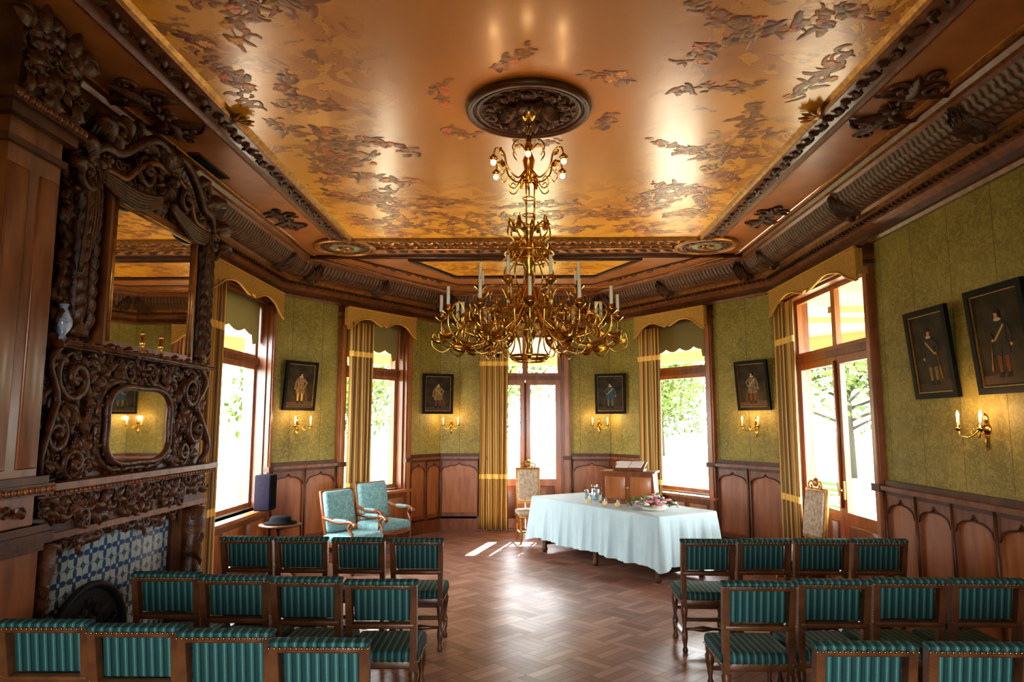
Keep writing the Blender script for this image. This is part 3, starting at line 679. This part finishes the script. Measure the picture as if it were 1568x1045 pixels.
for a in (-.82,1.04):
    mb.bx(a-.14,a+.1,.5,.58,0,1.16,wooddk); mb.bx(a-.16,a+.1,.5,.64,0,.22,wood)
    mb.push(T(a,.62,.2)); mb.lathe([(.07,0),(.09,.05),(.05,.1),(.07,.2),(.1,.34),(.07,.5),(.05,.56),(.09,.6),(.06,.66),(.1,.8),(.1,.95)],CV,14); mb.pop()
    mb.chain([(a,.3),(a,1.1)],.1,.12,.045,.67,CV); mb.scroll(a,1.05,.1,0,1.3,1,.66,CV)
mb.prism([(-.98,1.5),(1.1,1.5),(1.12,1.75),(.98,2.0),(1.05,2.2),(.9,2.32),(-.85,2.32),(-.97,2.2),(-.9,2.0),(-1.0,1.75)],.5,.56,wooddk)
cx,cz=.06,1.83; N=64; qf=[]
for k in range(N):
    a=2*pi*k/N; r=1+.09*math.cos(4*a+pi); qf.append((cx+.44*r*math.cos(a),cz+.29*r*math.sin(a)))
mb.prism(qf,.56,.625,mirror)
mb.tube([(x,.625,z) for x,z in qf],.024,CV,8,True)
mb.tube([(cx+(x-cx)*1.1,.58,cz+(z-cz)*1.14) for x,z in qf],.03,CV,6,True)
for k in range(30):
    a=2*pi*k/30; r=1.22; x,z=cx+.44*r*math.cos(a),cz+.30*r*math.sin(a)
    mb.leaf(x,z,a+1.2,.12,.035,.57,CV,1.0,n=6); mb.ball((cx+.44*1.1*math.cos(a),.61,cz+.29*1.12*math.sin(a)),.016,CV,seg=6,rings=4)
mb.scroll(cx-.14,2.2,.1,0,1.3,1,.58,CV); mb.scroll(cx+.14,2.2,.1,pi,1.3,-1,.58,CV); mb.rosette(cx,2.2,.1,.6,CV)
outm=lambda x,z: (x/.54)**2+((z-cz)/.37)**2>1
mb.fill(cx,.98,1.53,2.3,260,.565,CV,outm)
for e in (-1,1):
    c0=cx; X=lambda v:c0+e*v
    mb.scroll(X(.74),2.12,.17,pi/2,1.5,-e,.58,CV,.03,30); mb.scroll(X(.88),1.78,.13,pi/2,1.4,e,.58,CV,.028,26)
    mb.scroll(X(.68),1.6,.1,-pi/2,1.4,e,.58,CV,.025,24)
    mb.chain([(X(.85),1.6),(X(1.0),1.9),(X(.9),2.25)],.09,.15,.05,.57,CV)
    mb.tube(cat([(X(.98),.6,1.5),(X(1.04),.64,1.65),(X(.95),.62,1.85),(X(.88),.6,2.0),(X(.99),.62,2.2),(X(.85),.6,2.34)],6),.026,CV,8)
mb.prism([(-.95,2.3),(1.0,2.3),(1.03,2.34),(-.98,2.34)],.5,.67,wood); mb.tube([(-.95,.67,2.32),(1.0,.67,2.32)],.018,CV)
mb.chain([(-.92,2.33),(.98,2.33)],.1,.1,.035,.655,CV)
mb.prism([(-.98,2.34),(1.0,2.34),(.95,2.8),(.98,3.3),(.85,3.55),(-.85,3.55),(-.95,3.3),(-.92,2.8)],.5,.56,wooddk)
mb.bx(-.52,.58,.56,.65,2.37,3.36,mirror)
for (a,b,c_,d_) in ((-.58,-.51,2.35,3.4),(.57,.63,2.35,3.4),(-.51,.57,3.33,3.4),(-.51,.57,2.35,2.39)): mb.bx(a,b,.56,.66,c_,d_,wood)
for x in (-.52,.58): mb.tube([(x,.66,2.38),(x,.66,3.34)],.014,gilt)
mb.tube([(-.52,.66,3.34),(.58,.66,3.34)],.014,gilt)
mb.fill(.01,.98,2.4,3.4,330,.565,CV,lambda x,z:x>.68)
for e in (-1,1):
    X=lambda v:.01+e*v
    mb.push(T(X(.8),.58,2.38)); mb.lathe([(.08,0),(.09,.04),(.06,.1),(.075,.2),(.06,.5),(.08,.7),(.06,.8),(.08,.9),(.1,.98)],CV,12); mb.pop()
    for j in range(10):
        z=2.42+j*.09; mb.leaf(X(.8)-.03,z,pi/2+.5,.15,.04,.62,CV,-.6,.035,n=6); mb.leaf(X(.8)+.03,z+.04,pi/2-.5,.15,.04,.62,CV,.6,.035,n=6)
    mb.chain([(X(.92),2.4),(X(.94),3.35)],.09,.15,.045,.56,CV)
    mb.scroll(X(.92),2.48,.11,pi/2,1.4,e,.58,CV,.025); mb.scroll(X(.88),3.42,.16,0,1.5,e,.62,CV,.03,28)
    mb.tube(cat([(X(.95),.62,3.38),(X(.8),.66,3.62),(X(.6),.68,3.66),(X(.42),.7,3.8),(X(.2),.7,3.92),(X(.0),.72,3.86)],7),.036,CV,8)
    mb.tube(cat([(X(.9),.6,3.3),(X(.7),.64,3.5),(X(.5),.66,3.52),(X(.35),.68,3.66),(X(.15),.68,3.76),(X(.0),.68,3.72)],7),.024,wood,8)
    mb.scroll(X(.62),3.78,.11,-pi/2,1.4,e,.66,CV,.026,26); mb.scroll(X(.28),3.64,.12,pi/2,1.4,-e,.66,CV,.028,26)
    for lx,lz,la,ll in ((.7,3.7,.6,.26),(.85,3.55,.9,.24),(.5,3.8,.3,.2),(.6,3.66,.5,.2),(.36,3.86,.2,.16),(.93,3.42,1.1,.2)):
        mb.leaf(X(lx),lz,pi/2-e*la,ll,ll*.3,.65,CV,-e*.8,ll*.25)
    for q in range(6):
        mb.tube(cat([(X(.74),.66,3.48-.012*q),(X(.6),.69,3.46-.02*q),(X(.4),.71,3.45-.022*q),(X(.2),.7,3.49-.016*q),(X(.08),.69,3.53-.01*q)],6),.02,CV,6)
    for q in range(5): mb.tube(cat([(X(.75+.03*q),.65,3.46),(X(.74+.03*q),.66,3.2),(X(.76+.03*q),.65,2.98-.05*q)],6),.016,CV,6)
mb.prism([(-.9,3.4),(.92,3.4),(.85,3.5),(.5,3.6),(.2,3.84),(-.2,3.84),(-.48,3.6),(-.85,3.5)],.5,.62,wooddk)
mb.rosette(.0,3.68,.15,.66,CV,12); mb.ball((0,.73,3.68),.05,CV)
for k in range(7): mb.leaf(0,3.78,pi/2+(k-3)*.35,.19,.05,.66,CV,0,.05)
mb.fill(.0,.85,3.42,3.62,110,.625,CV); mb.fill(.0,.35,3.6,3.84,40,.625,CV)
mp=mb.build('fireplace_mantelpiece')
mb=MB(M4)
def pil(a0,a1,D):
    mb.bx(a0+.03,a1-.03,0,D-.05,0,4.04,wood); mb.bx(a0,a1,0,D,0,.3,wooddk); mb.bx(a0+.01,a1-.01,0,D-.02,.3,1.3,wood)
    for z0,z1,o in ((.3,.34,.02),(1.16,1.2,.02),(1.2,1.26,.05),(1.26,1.3,.03),(1.46,1.52,.04),(1.52,1.56,.02),(3.3,3.34,.0),(3.44,3.5,.03),(3.5,3.56,.06),(3.56,3.62,.03)):
        mb.bx(a0-o,a1+o,0,D-.03+o,z0,z1,wooddk)
    mb.bx(a0,a1,0,D,3.62,4.04,wooddk)
    for k in range(13): mb.ball((a0-.03+k*(a1-a0+.06)/12,D+.03,3.53),.022,wood,seg=8,rings=5)
    for k in range(13): mb.ball((a0-.03+k*(a1-a0+.06)/12,D+.01,1.49),.02,wood,seg=8,rings=5)
    for k in range(2):
        w=(a1-a0)/2; mb.rb(a0+w*(k+.5),D-.05,2.4,w-.08,.02,1.6,.01,wood)
    mb.chain([(a0+.05,1.38),(a1-.05,1.38)],.1,.1,.035,D-.04,CV); mb.fill((a0+a1)/2,.22,3.66,4.0,40,D,CV,sz=1.2)
pil(1.24,1.7,.80)
mb.build('side_pilaster',mp)
mb=MB(M4@T(.95,.61,2.345)); mb.lathe([(.03,0),(.035,.01),(.02,.03),(.05,.08),(.055,.12),(.03,.17),(.02,.2),(.032,.22)],ceramic,16); mb.build('porcelain_vase')
for a in (-.1,.15):
    mb=MB(M4@T(a,.655,2.345)); mb.lathe([(.03,0),(.03,.01),(.01,.02),(.008,.06),(.018,.07),(.01,.08),(.01,.13)],brass,12); mb.ball((0,0,.14),.014,brass); mb.build('small_candlestick')
mb=MB(CM@T(-2.78,0,5.75)); mb.bx(-.05,.05,.0,.012,-.3,.3,wooddk)
for k in range(5): mb.bx(-.04+k*.018,-.032+k*.018,.012,.02,-.28,.28,black)
mb.build('air_vent_grille')
# ---------------------------------------------------------------- dining chair
def chair():
    mb=MB(); w=.19; wood=chairwood
    for e in (-1,1):
        x=e*w
        mb.lathe([(.018,0),(.024,.02),(.014,.05),(.022,.1),(.024,.16),(.013,.2),(.026,.3),(.03,.34),(.016,.37),(.022,.38)],wood,10,(x,0,0))
        mb.rb(x,0,.13,.042,.042,.06,.006,wood); mb.rb(x,.38,.13,.042,.042,.06,.006,wood)
        mb.beam((x,0,.36),(x*1.02,-.035,.66),.04,.045,wood); mb.beam((x*1.02,-.035,.655),(x*1.04,-.075,.885),.04,.05,wood,.038,.05)
        mb.lathe([(.02,0),(.026,.02),(.014,.05),(.022,.1),(.024,.16),(.013,.2),(.028,.3),(.032,.34),(.016,.37),(.022,.38)],wood,10,(x,.38,0))
        mb.rb(x,.38,.385,.048,.048,.05,.006,wood); mb.rb(x,.0,.385,.045,.045,.06,.006,wood)
        mb.beam((x,0,.13),(x,.38,.13),.026,.03,wood)
    mb.tube([(-w,.19,.13),(-.08,.19,.13),(-.04,.19,.13),(0,.19,.13),(.04,.19,.13),(.08,.19,.13),(w,.19,.13)],[.012,.012,.02,.026,.02,.012,.012],wood,8)
    mb.beam((-w,0,.26),(w,0,.26),.03,.025,wood); mb.beam((-w,.38,.26),(w,.38,.26),.03,.025,wood)
    mb.rb(0,.19,.395,.42,.42,.05,.01,wood); mb.rb(0,.195,.44,.445,.44,.075,.03,teal,3)
    for k in range(12):
        q=-.2+.4*k/11
        mb.ball((q,-.026,.415),.006,nailm,seg=6,rings=4); mb.ball((q,.416,.415),.006,nailm,seg=6,rings=4)
        mb.ball((-.223,.19+q,.415),.006,nailm,seg=6,rings=4); mb.ball((.223,.19+q,.415),.006,nailm,seg=6,rings=4)
    A=math.atan2(.04,.24); mb.push(T(0,-.053,.765)@RX(A))
    mb.rb(0,.028,0,.345,.026,.24,.012,teal,3); mb.rb(0,-.002,-.135,.40,.05,.03,.006,wood)
    mb.rb(0,.0,.130,.445,.06,.024,.010,teal,3); mb.rb(0,.0,.106,.40,.052,.028,.006,wood)
    for k in range(19): mb.ball((-.215+.43*k/18,-.03,.116),.0065,nailm,seg=6,rings=4)
    for k in range(13):
        for e in (-1,1): mb.ball((e*.213,-.02,-.12+.22*k/12),.005,nailm,seg=6,rings=4)
    mb.pop()
    return mb.build('dining_chair')
c0=chair(); first=True
rows=[]
for X,dy in ((-2.31,.06),(-1.85,.04),(-1.37,.02),(-.89,0)): rows.append((X,5.80+dy))
for X,dy in ((1.48,0),(1.945,.04),(2.41,.04),(2.88,.04)): rows.append((X,5.80+dy))
for X,dy in ((-2.27,.18),(-1.80,.1),(-1.34,.06),(-.87,0)): rows.append((X,4.32+dy))
for X,dy in ((1.39,0),(1.86,.06),(2.33,.1),(2.8,.1)): rows.append((X,4.32+dy))
for X,dy in ((-2.30,.26),(-1.83,.20),(-1.37,.13),(-.9,0)): rows.append((X,3.18+dy))
for X,dy in ((1.46,0),(1.94,.0),(2.41,.05)): rows.append((X,3.18+dy))
for X,Y in rows:
    rz=R.uniform(-.02,.02)
    if first: c0.location=(X,Y,0); c0.rotation_euler=(0,0,rz); first=False
    else: inst(c0,(X,Y,0),rz)
# ---------------------------------------------------------------- armchair
def armchair(fab=aqua):
    mb=MB()
    mb.rb(0,0,.40,.58,.54,.13,.05,fab,4); mb.rb(0,0,.33,.58,.54,.05,.01,wood)
    mb.push(T(0,.25,.70)@RX(-.2)); mb.rb(0,0,.02,.52,.10,.52,.045,fab,4); mb.rb(0,.03,.02,.56,.05,.56,.02,wood,3); mb.pop()
    for e in (-1,1):
        x=e*.27
        mb.lathe([(.018,0),(.028,.03),(.016,.07),(.03,.2),(.02,.26),(.028,.32)],wood,10,(x,-.24,0)); mb.beam((x,.25,.33),(x,.32,.0),.04,.04,wood)
        mb.tube(cat([(x,-.2,.34),(x*1.04,-.24,.46),(x*1.08,-.18,.56),(x*1.08,-.22,.62)],5),.02,wood,8)
        mb.tube(cat([(x*1.08,-.28,.6),(x*1.1,-.2,.635),(x*1.08,0,.62),(x*1.0,.27,.66)],5),.024,wood,8); mb.ball((x*1.08,-.28,.6),.035,wood)
        mb.rb(x*1.08,-.05,.645,.06,.22,.035,.015,fab,3)
        mb.beam((x,-.24,.14),(x,.29,.14),.03,.03,wood)
    mb.beam((-.27,0,.14),(.27,0,.14),.03,.03,wood); mb.tube(cat([(-.25,-.27,.33),(0,-.28,.30),(.25,-.27,.33)],4),.015,wood)
    return mb.build('upholstered_armchair')
a1=armchair(); a1.location=(-2.18,8.85,0); a1.rotation_euler=(0,0,math.radians(62))
inst(a1,(-2.02,9.95,0),math.radians(52))
def sidechair():
    mb=MB(); mb.rb(0,0,.45,.44,.42,.08,.03,creamdam,3); mb.rb(0,0,.4,.44,.42,.04,.008,gilt)
    mb.push(T(0,.2,.82)@RX(-.12)); mb.rb(0,0,.03,.34,.06,.5,.03,creamdam,3); mb.rb(0,.02,.03,.40,.04,.56,.015,gilt,3)
    mb.scroll(-.08,.33,.06,0,1.2,1,-.02,gilt); mb.scroll(.08,.33,.06,pi,1.2,-1,-.02,gilt); mb.ball((0,0,.37),.05,gilt,sy=.6); mb.pop()
    for e in (-1,1):
        mb.lathe([(.014,0),(.022,.04),(.014,.1),(.026,.34),(.02,.4)],gilt,10,(e*.18,-.17,0)); mb.beam((e*.18,.18,.4),(e*.18,.24,0),.035,.035,gilt)
        mb.beam((e*.18,.18,.4),(e*.17,.215,.6),.035,.03,gilt)
    mb.beam((-.18,0,.15),(.18,0,.15),.025,.025,gilt)
    for e in (-1,1): mb.beam((e*.18,-.17,.15),(e*.18,.21,.15),.025,.025,gilt)
    return mb.build('gilt_side_chair')
s1=sidechair(); s1.location=(.08,10.95,0); s1.rotation_euler=(0,0,math.radians(10)); inst(s1,(3.0,7.75,0),math.radians(-78))
# ---------------------------------------------------------------- table with cloth
TM=T(1.21,9.37,0)@RZ(math.atan2(-.837,.547)); mb=MB(TM); LX,LY=2.6,.95
def peri(u):
    hx,hy=LX/2,LY/2; per=2*(LX+LY); s=u*per
    segs=[(LX,(-hx,-hy),(1,0),(0,-1)),(LY,(hx,-hy),(0,1),(1,0)),(LX,(hx,hy),(-1,0),(0,1)),(LY,(-hx,hy),(0,-1),(-1,0))]
    for i,(l,p,t,nn) in enumerate(segs):
        if s<=l or i==3:
            x=p[0]+t[0]*s;y=p[1]+t[1]*s; nx,ny=nn; c=0; R0=.14
            pn=segs[i-1][3]; nx2=segs[(i+1)%4][3]
            if s<R0: f=.5*(1-s/R0); nx,ny=nx*(1-f)+pn[0]*f,ny*(1-f)+pn[1]*f; c=1-s/R0
            elif l-s<R0: f=.5*(1-(l-s)/R0); nx,ny=nx*(1-f)+nx2[0]*f,ny*(1-f)+nx2[1]*f; c=1-(l-s)/R0
            return x,y,nx,ny,c
        s-=l
N=480; rings=[(0,.78,0),(.012,.775,0),(.018,.76,.02)]+[(.02+.03*k/10,.76-.56*k/10,k/10) for k in range(1,11)]
vs=[];fs=[]
for off,z,f in rings:
    for k in range(N):
        x,y,nx,ny,c=peri((k+.5)/N); kk=k*.75
        fold=(.028*math.sin(kk*.33+2*math.sin(kk*.05))+.02*math.sin(kk*.71+1)+.006*math.sin(kk*1.7))*f**.8
        o=off+fold+c*.10*f; zz=z-(.05*c*f)+ (.012*math.sin(kk*.11)*f)
        vs.append((x+nx*o,y+ny*o,zz))
for i in range(len(rings)-1):
    for k in range(N):
        k2=(k+1)%N; fs.append((i*N+k2,i*N+k,(i+1)*N+k,(i+1)*N+k2))
fs.append(tuple(range(N)))
mb.add(vs,fs,cloth,True)
mb.bx(-1.27,1.27,-.45,.45,.73,.765,wood)
for x in (-1.15,0,1.15):
    for y in (-.36,.36): mb.lathe([(.03,0),(.045,.04),(.03,.08),(.05,.3),(.035,.5),(.045,.73)],wooddk,10,(x,y,0))
mb.bx(-1.17,1.17,-.02,.02,.1,.14,wooddk)
for x in (-1.15,1.15): mb.bx(x-.02,x+.02,-.36,.36,.1,.14,wooddk)
mb.build('banquet_table')
def onT(x,y): v=TM@Vector((x,y,.782)); return v
p=onT(.12,.16); mb=MB(T(*p)@RZ(-.35))
mb.prism([(-.36,0),(.36,0),(.33,.40),(-.33,.40)],-.17,.17,wood); mb.bx(-.36,.36,-.19,.19,.40,.425,wood); mb.bx(-.38,.38,-.185,.185,0,.025,wood)
for a in (-.17,.17): mb.rb(a,-.17,.21,.27,.02,.29,.008,woodr)
mb.bx(-.2,.2,-.12,.12,.425,.45,wood)
mb.push(T(0,0,.46)@RX(.25)); mb.rb(0,.0,.03,.42,.32,.02,.005,wood); mb.bx(-.17,.0,-.13,.13,.042,.052,paper); mb.bx(.01,.17,-.12,.14,.042,.05,paper); mb.pop()
mb.ball((0,-.19,.21),.016,brass)
mb.build('table_lectern')
def glassware(x,y,prof,name,mt=glass2,extra=None):
    p=onT(x,y); mb=MB(T(*p)); mb.lathe(prof,mt,16,cap=False)
    if extra: extra(mb)
    return mb.build(name)
def handle(mb): mb.tube(cat([(.05,0,.17),(.1,0,.16),(.1,0,.08),(.06,0,.05)],5),.006,glass2); mb.lathe([(.0,.005),(.055,.005),(.055,.09),(.0,.09)],waterm,14)
glassware(-.42,-.02,[(.0,.0),(.055,.0),(.06,.05),(.05,.13),(.04,.17),(.05,.2)],'glass_pitcher',glass2,handle)
for x,y in ((-.2,-.3),(.18,-.34),(.38,-.3)):
    def can(mb): mb.lathe([(.0,.005),(.028,.005),(.028,.05),(.0,.05)],amber,12)
    glassware(x,y,[(.0,0),(.035,.0),(.04,.05),(.042,.1)],'votive_candle_glass',glass2,can)
for x,y in ((-.62,.0),(-.55,.14)):
    def wt(mb): mb.lathe([(.0,.005),(.026,.005),(.028,.05),(.0,.05)],waterm,12)
    glassware(x,y,[(.0,0),(.03,.0),(.035,.12)],'drinking_glass',glass2,wt)
p=onT(.86,-.12); mb=MB(T(*p)@RZ(-.3))
mb.lathe([(.0,0),(.12,0),(.16,.03),(.15,.04),(.0,.03)],white,18)
for k in range(110):
    a=R.uniform(0,2*pi); r=R.uniform(0,.2); x,y=r*1.6*math.cos(a),r*.8*math.sin(a); z=.04+.12*(1-r/.22)+R.uniform(-.01,.03)
    m_=R.choice([flowerp,flowerw,leafg,leafg,flowerp])
    if m_ is leafg: mb.push(T(x,y,z)@RZ(a)@RX(pi/2-.5)); mb.leaf(0,0,R.uniform(0,6),.1,.02,0,leafg,.3,n=4); mb.pop()
    else:
        for j in range(5): mb.ball((x+.018*math.cos(j*1.26),y+.018*math.sin(j*1.26),z),.017,m_,sz=.7,seg=6,rings=4)
        mb.ball((x,y,z+.008),.01,m_,seg=6,rings=4)
mb.build('flower_bouquet')
mb=MB(T(-2.93,8.3,0)); mb.lathe([(.0,.62),(.24,.62),(.25,.635),(.24,.65),(.0,.65)],wooddk,24); mb.lathe([(.05,.05),(.03,.1),(.04,.3),(.025,.5),(.05,.62)],wooddk,12)
for k in range(3):
    a=k*2.09; mb.tube(cat([(.03*math.cos(a),.03*math.sin(a),.18),(.15*math.cos(a),.15*math.sin(a),.1),(.22*math.cos(a),.22*math.sin(a),.02)],5),.018,wooddk)
mb.build('round_side_table')
mb=MB(T(-2.93,8.3,.65)); mb.lathe([(.0,.0),(.19,.004),(.2,.012),(.13,.018),(.12,.07),(.10,.085),(.0,.088)],blackf,24); mb.build('black_hat')
mb=MB(T(-3.28,8.72,.752)); mb.rb(0,0,.22,.2,.24,.44,.015,speaker); mb.rb(.1,0,.23,.012,.2,.38,.005,blackf); mb.build('loudspeaker')
# ---------------------------------------------------------------- exterior
mb=MB(); mb.bx(-90,90,-40,110,-.5,-.35,lawn)
mb.add([(x,y,-.345) for x,y in ((-11,-9),(11,-9),(11,12),(6,18.5),(-6,18.5),(-11,12))],[(0,1,2,3,4,5)],rock); mb.build('ground')  # gravel apron added to bounce warm light indoors instead of lawn green
mb=MB(); pth=[(W,YN),(W,9.2),(1.5,12.1),(-1.5,12.1),(-W,9.2),(-W,8.6)]; OV=-2.5
sweep(mb,pth,[(-.32,-.04),(OV,-.04),(OV,-.34)],rock); mb.build('veranda_paving')
mb=MB(); sweep(mb,pth,[(-.31,3.45),(OV-.1,3.25),(OV-.1,3.4),(-.31,3.8)],vcream)  # left-bay roof is added to block sun; overhang depth shapes the sun patch
sweep(mb,pth,[(OV+.1,3.27),(OV+.1,3.05),(OV,3.05),(OV,3.27)],vcream)
for s in [k*.9 for k in range(14)]: mb.push(frame(0)[0]); mb.bx(s,s+.08,OV,-.31,3.18,3.26,vcream); mb.pop()
for i,ss in {0:(2,5,8.0,10.4),1:(2.0,),3:(1.5,),2:(-.6,3.6)}.items():
    for s in ss:
        mb.push(frame(i)[0]@T(s,OV+.06,-.04)); mb.bx(-.06,.06,-.06,.06,0,3.1,vcream); mb.rb(0,0,.1,.2,.2,.2,.02,vcream)
        for e in (-1,1): mb.tube(cat([(0,0,2.6),(e*.2,0,2.8),(e*.45,0,3.05)],5),.03,vcream)
        mb.pop()
mb.build('veranda')
def cards(mb,rr,c,r,n,sz,sq=1):
    vs=[];fs=[]
    for _ in range(n):
        d=Vector((rr.gauss(0,1),rr.gauss(0,1),rr.gauss(0,1))).normalized()*r*(rr.random()**.4); d.z*=sq
        p=Vector(c)+d; a=Vector((rr.gauss(0,1),rr.gauss(0,1),rr.gauss(0,1))).normalized(); b=a.orthogonal().normalized(); q=sz*rr.uniform(.6,1.3)
        k=len(vs); vs+=[p-a*q,p+b*q*.5,p+a*q,p-b*q*.5]; fs.append((k,k+1,k+2,k+3))
    mb.add(vs,fs,leafm)
def tree(x,y,h,r,seed):
    rr=random.Random(seed); mb=MB(T(x,y,-.36)); mb.lathe([(.28,0),(.2,h*.3),(.1,h*.7)],bark,8)
    for k in range(22):
        a=rr.uniform(0,2*pi); q=r*rr.random()**.5; z=h*.22+rr.random()*h*.72; q*=1-.5*abs((z/h)-.6)
        c=(q*math.cos(a),q*math.sin(a),z); mb.tube([(0,0,z*.7),(c[0]*.5,c[1]*.5,z*.9),c],[.08,.05,.02],bark,5)
        cards(mb,rr,c,r*rr.uniform(.32,.5),240,.18,.8)
    return mb.build('tree')
for k,(x,y,h,r) in enumerate([(-16,24,9,4),(-9,31,11,4.5),(-1.5,36,10,4.5),(6,34,10,4),(13,28,11,4.5),(19,20,9,4),(17,11,8,3.5),(-20,13,10,4.5),(-22,4,9,4),(-14,44,12,5),(9,46,12,5),(-30,22,12,5),(26,16,11,5),(-5.5,50,13,5),(-26,33,11,5),(22,33,11,5)]):
    tree(x,y,h,r,k)
def gchair():
    mb=MB(); mb.rb(0,0,.44,.45,.45,.03,.01,leafg)
    for e in (-1,1):
        for f in (-1,1): mb.beam((e*.2,f*.2,0),(e*.19,f*.19,.44),.03,.03,bark)
        mb.beam((e*.2,.2,.4),(e*.2,.26,.95),.03,.03,bark)
    for k in range(5): mb.beam((-.2,.22+.01*k,.55+.09*k),(.2,.22+.01*k,.55+.09*k),.05,.015,leafg)
    return mb.build('garden_chair')
g0=gchair(); g0.location=(5.0,9.6,-.035); g0.rotation_euler=(0,0,-1.2)
inst(g0,(5.1,11.3,-.035),1.9)
mb=MB(T(4.9,10.5,-.035)); mb.lathe([(.0,.72),(.4,.72),(.4,.75),(.0,.75)],white,20); mb.lathe([(.2,0),(.04,.04),(.03,.72)],white,12); mb.build('garden_table')
# ---------------------------------------------------------------- lights
w=bpy.data.worlds.new('sky'); sc.world=w; w.use_nodes=True; bg=w.node_tree.nodes['Background']; bg.inputs[0].default_value=(.88,.94,1,1); bg.inputs[1].default_value=33
sl=bpy.data.lights.new('sun','SUN'); sl.energy=60; sl.angle=.01; sl.color=(1,.93,.8); so=bpy.data.objects.new('sun',sl); sc.collection.objects.link(so)
so.rotation_euler=Vector((-.25,-1,-.64)).to_track_quat('-Z','Y').to_euler()
for i in range(6):
    M,L=frame(i); s0,s1,z0,z1=ops[i]; z0=max(z0,.05)
    l=bpy.data.lights.new('window_portal','AREA'); l.shape='RECTANGLE'; l.size=s1-s0; l.size_y=z1-z0; l.energy=1
    l.cycles.is_portal=True
    o=bpy.data.objects.new('window_portal',l); sc.collection.objects.link(o)
    c=M@Vector(((s0+s1)/2,-.31,(z0+z1)/2)); nrm=(M.to_3x3()@Vector((0,1,0)))
    o.location=c; o.rotation_euler=nrm.to_track_quat('-Z','Z').to_euler()
cam=bpy.data.cameras.new('camera'); cam.lens=24; cam.sensor_width=36; cam.clip_start=.05; cam.clip_end=300; co=bpy.data.objects.new('camera',cam); sc.collection.objects.link(co)
co.location=(0,0,1.85); co.rotation_euler=(math.radians(96.8),0,math.radians(1.1)); sc.camera=co
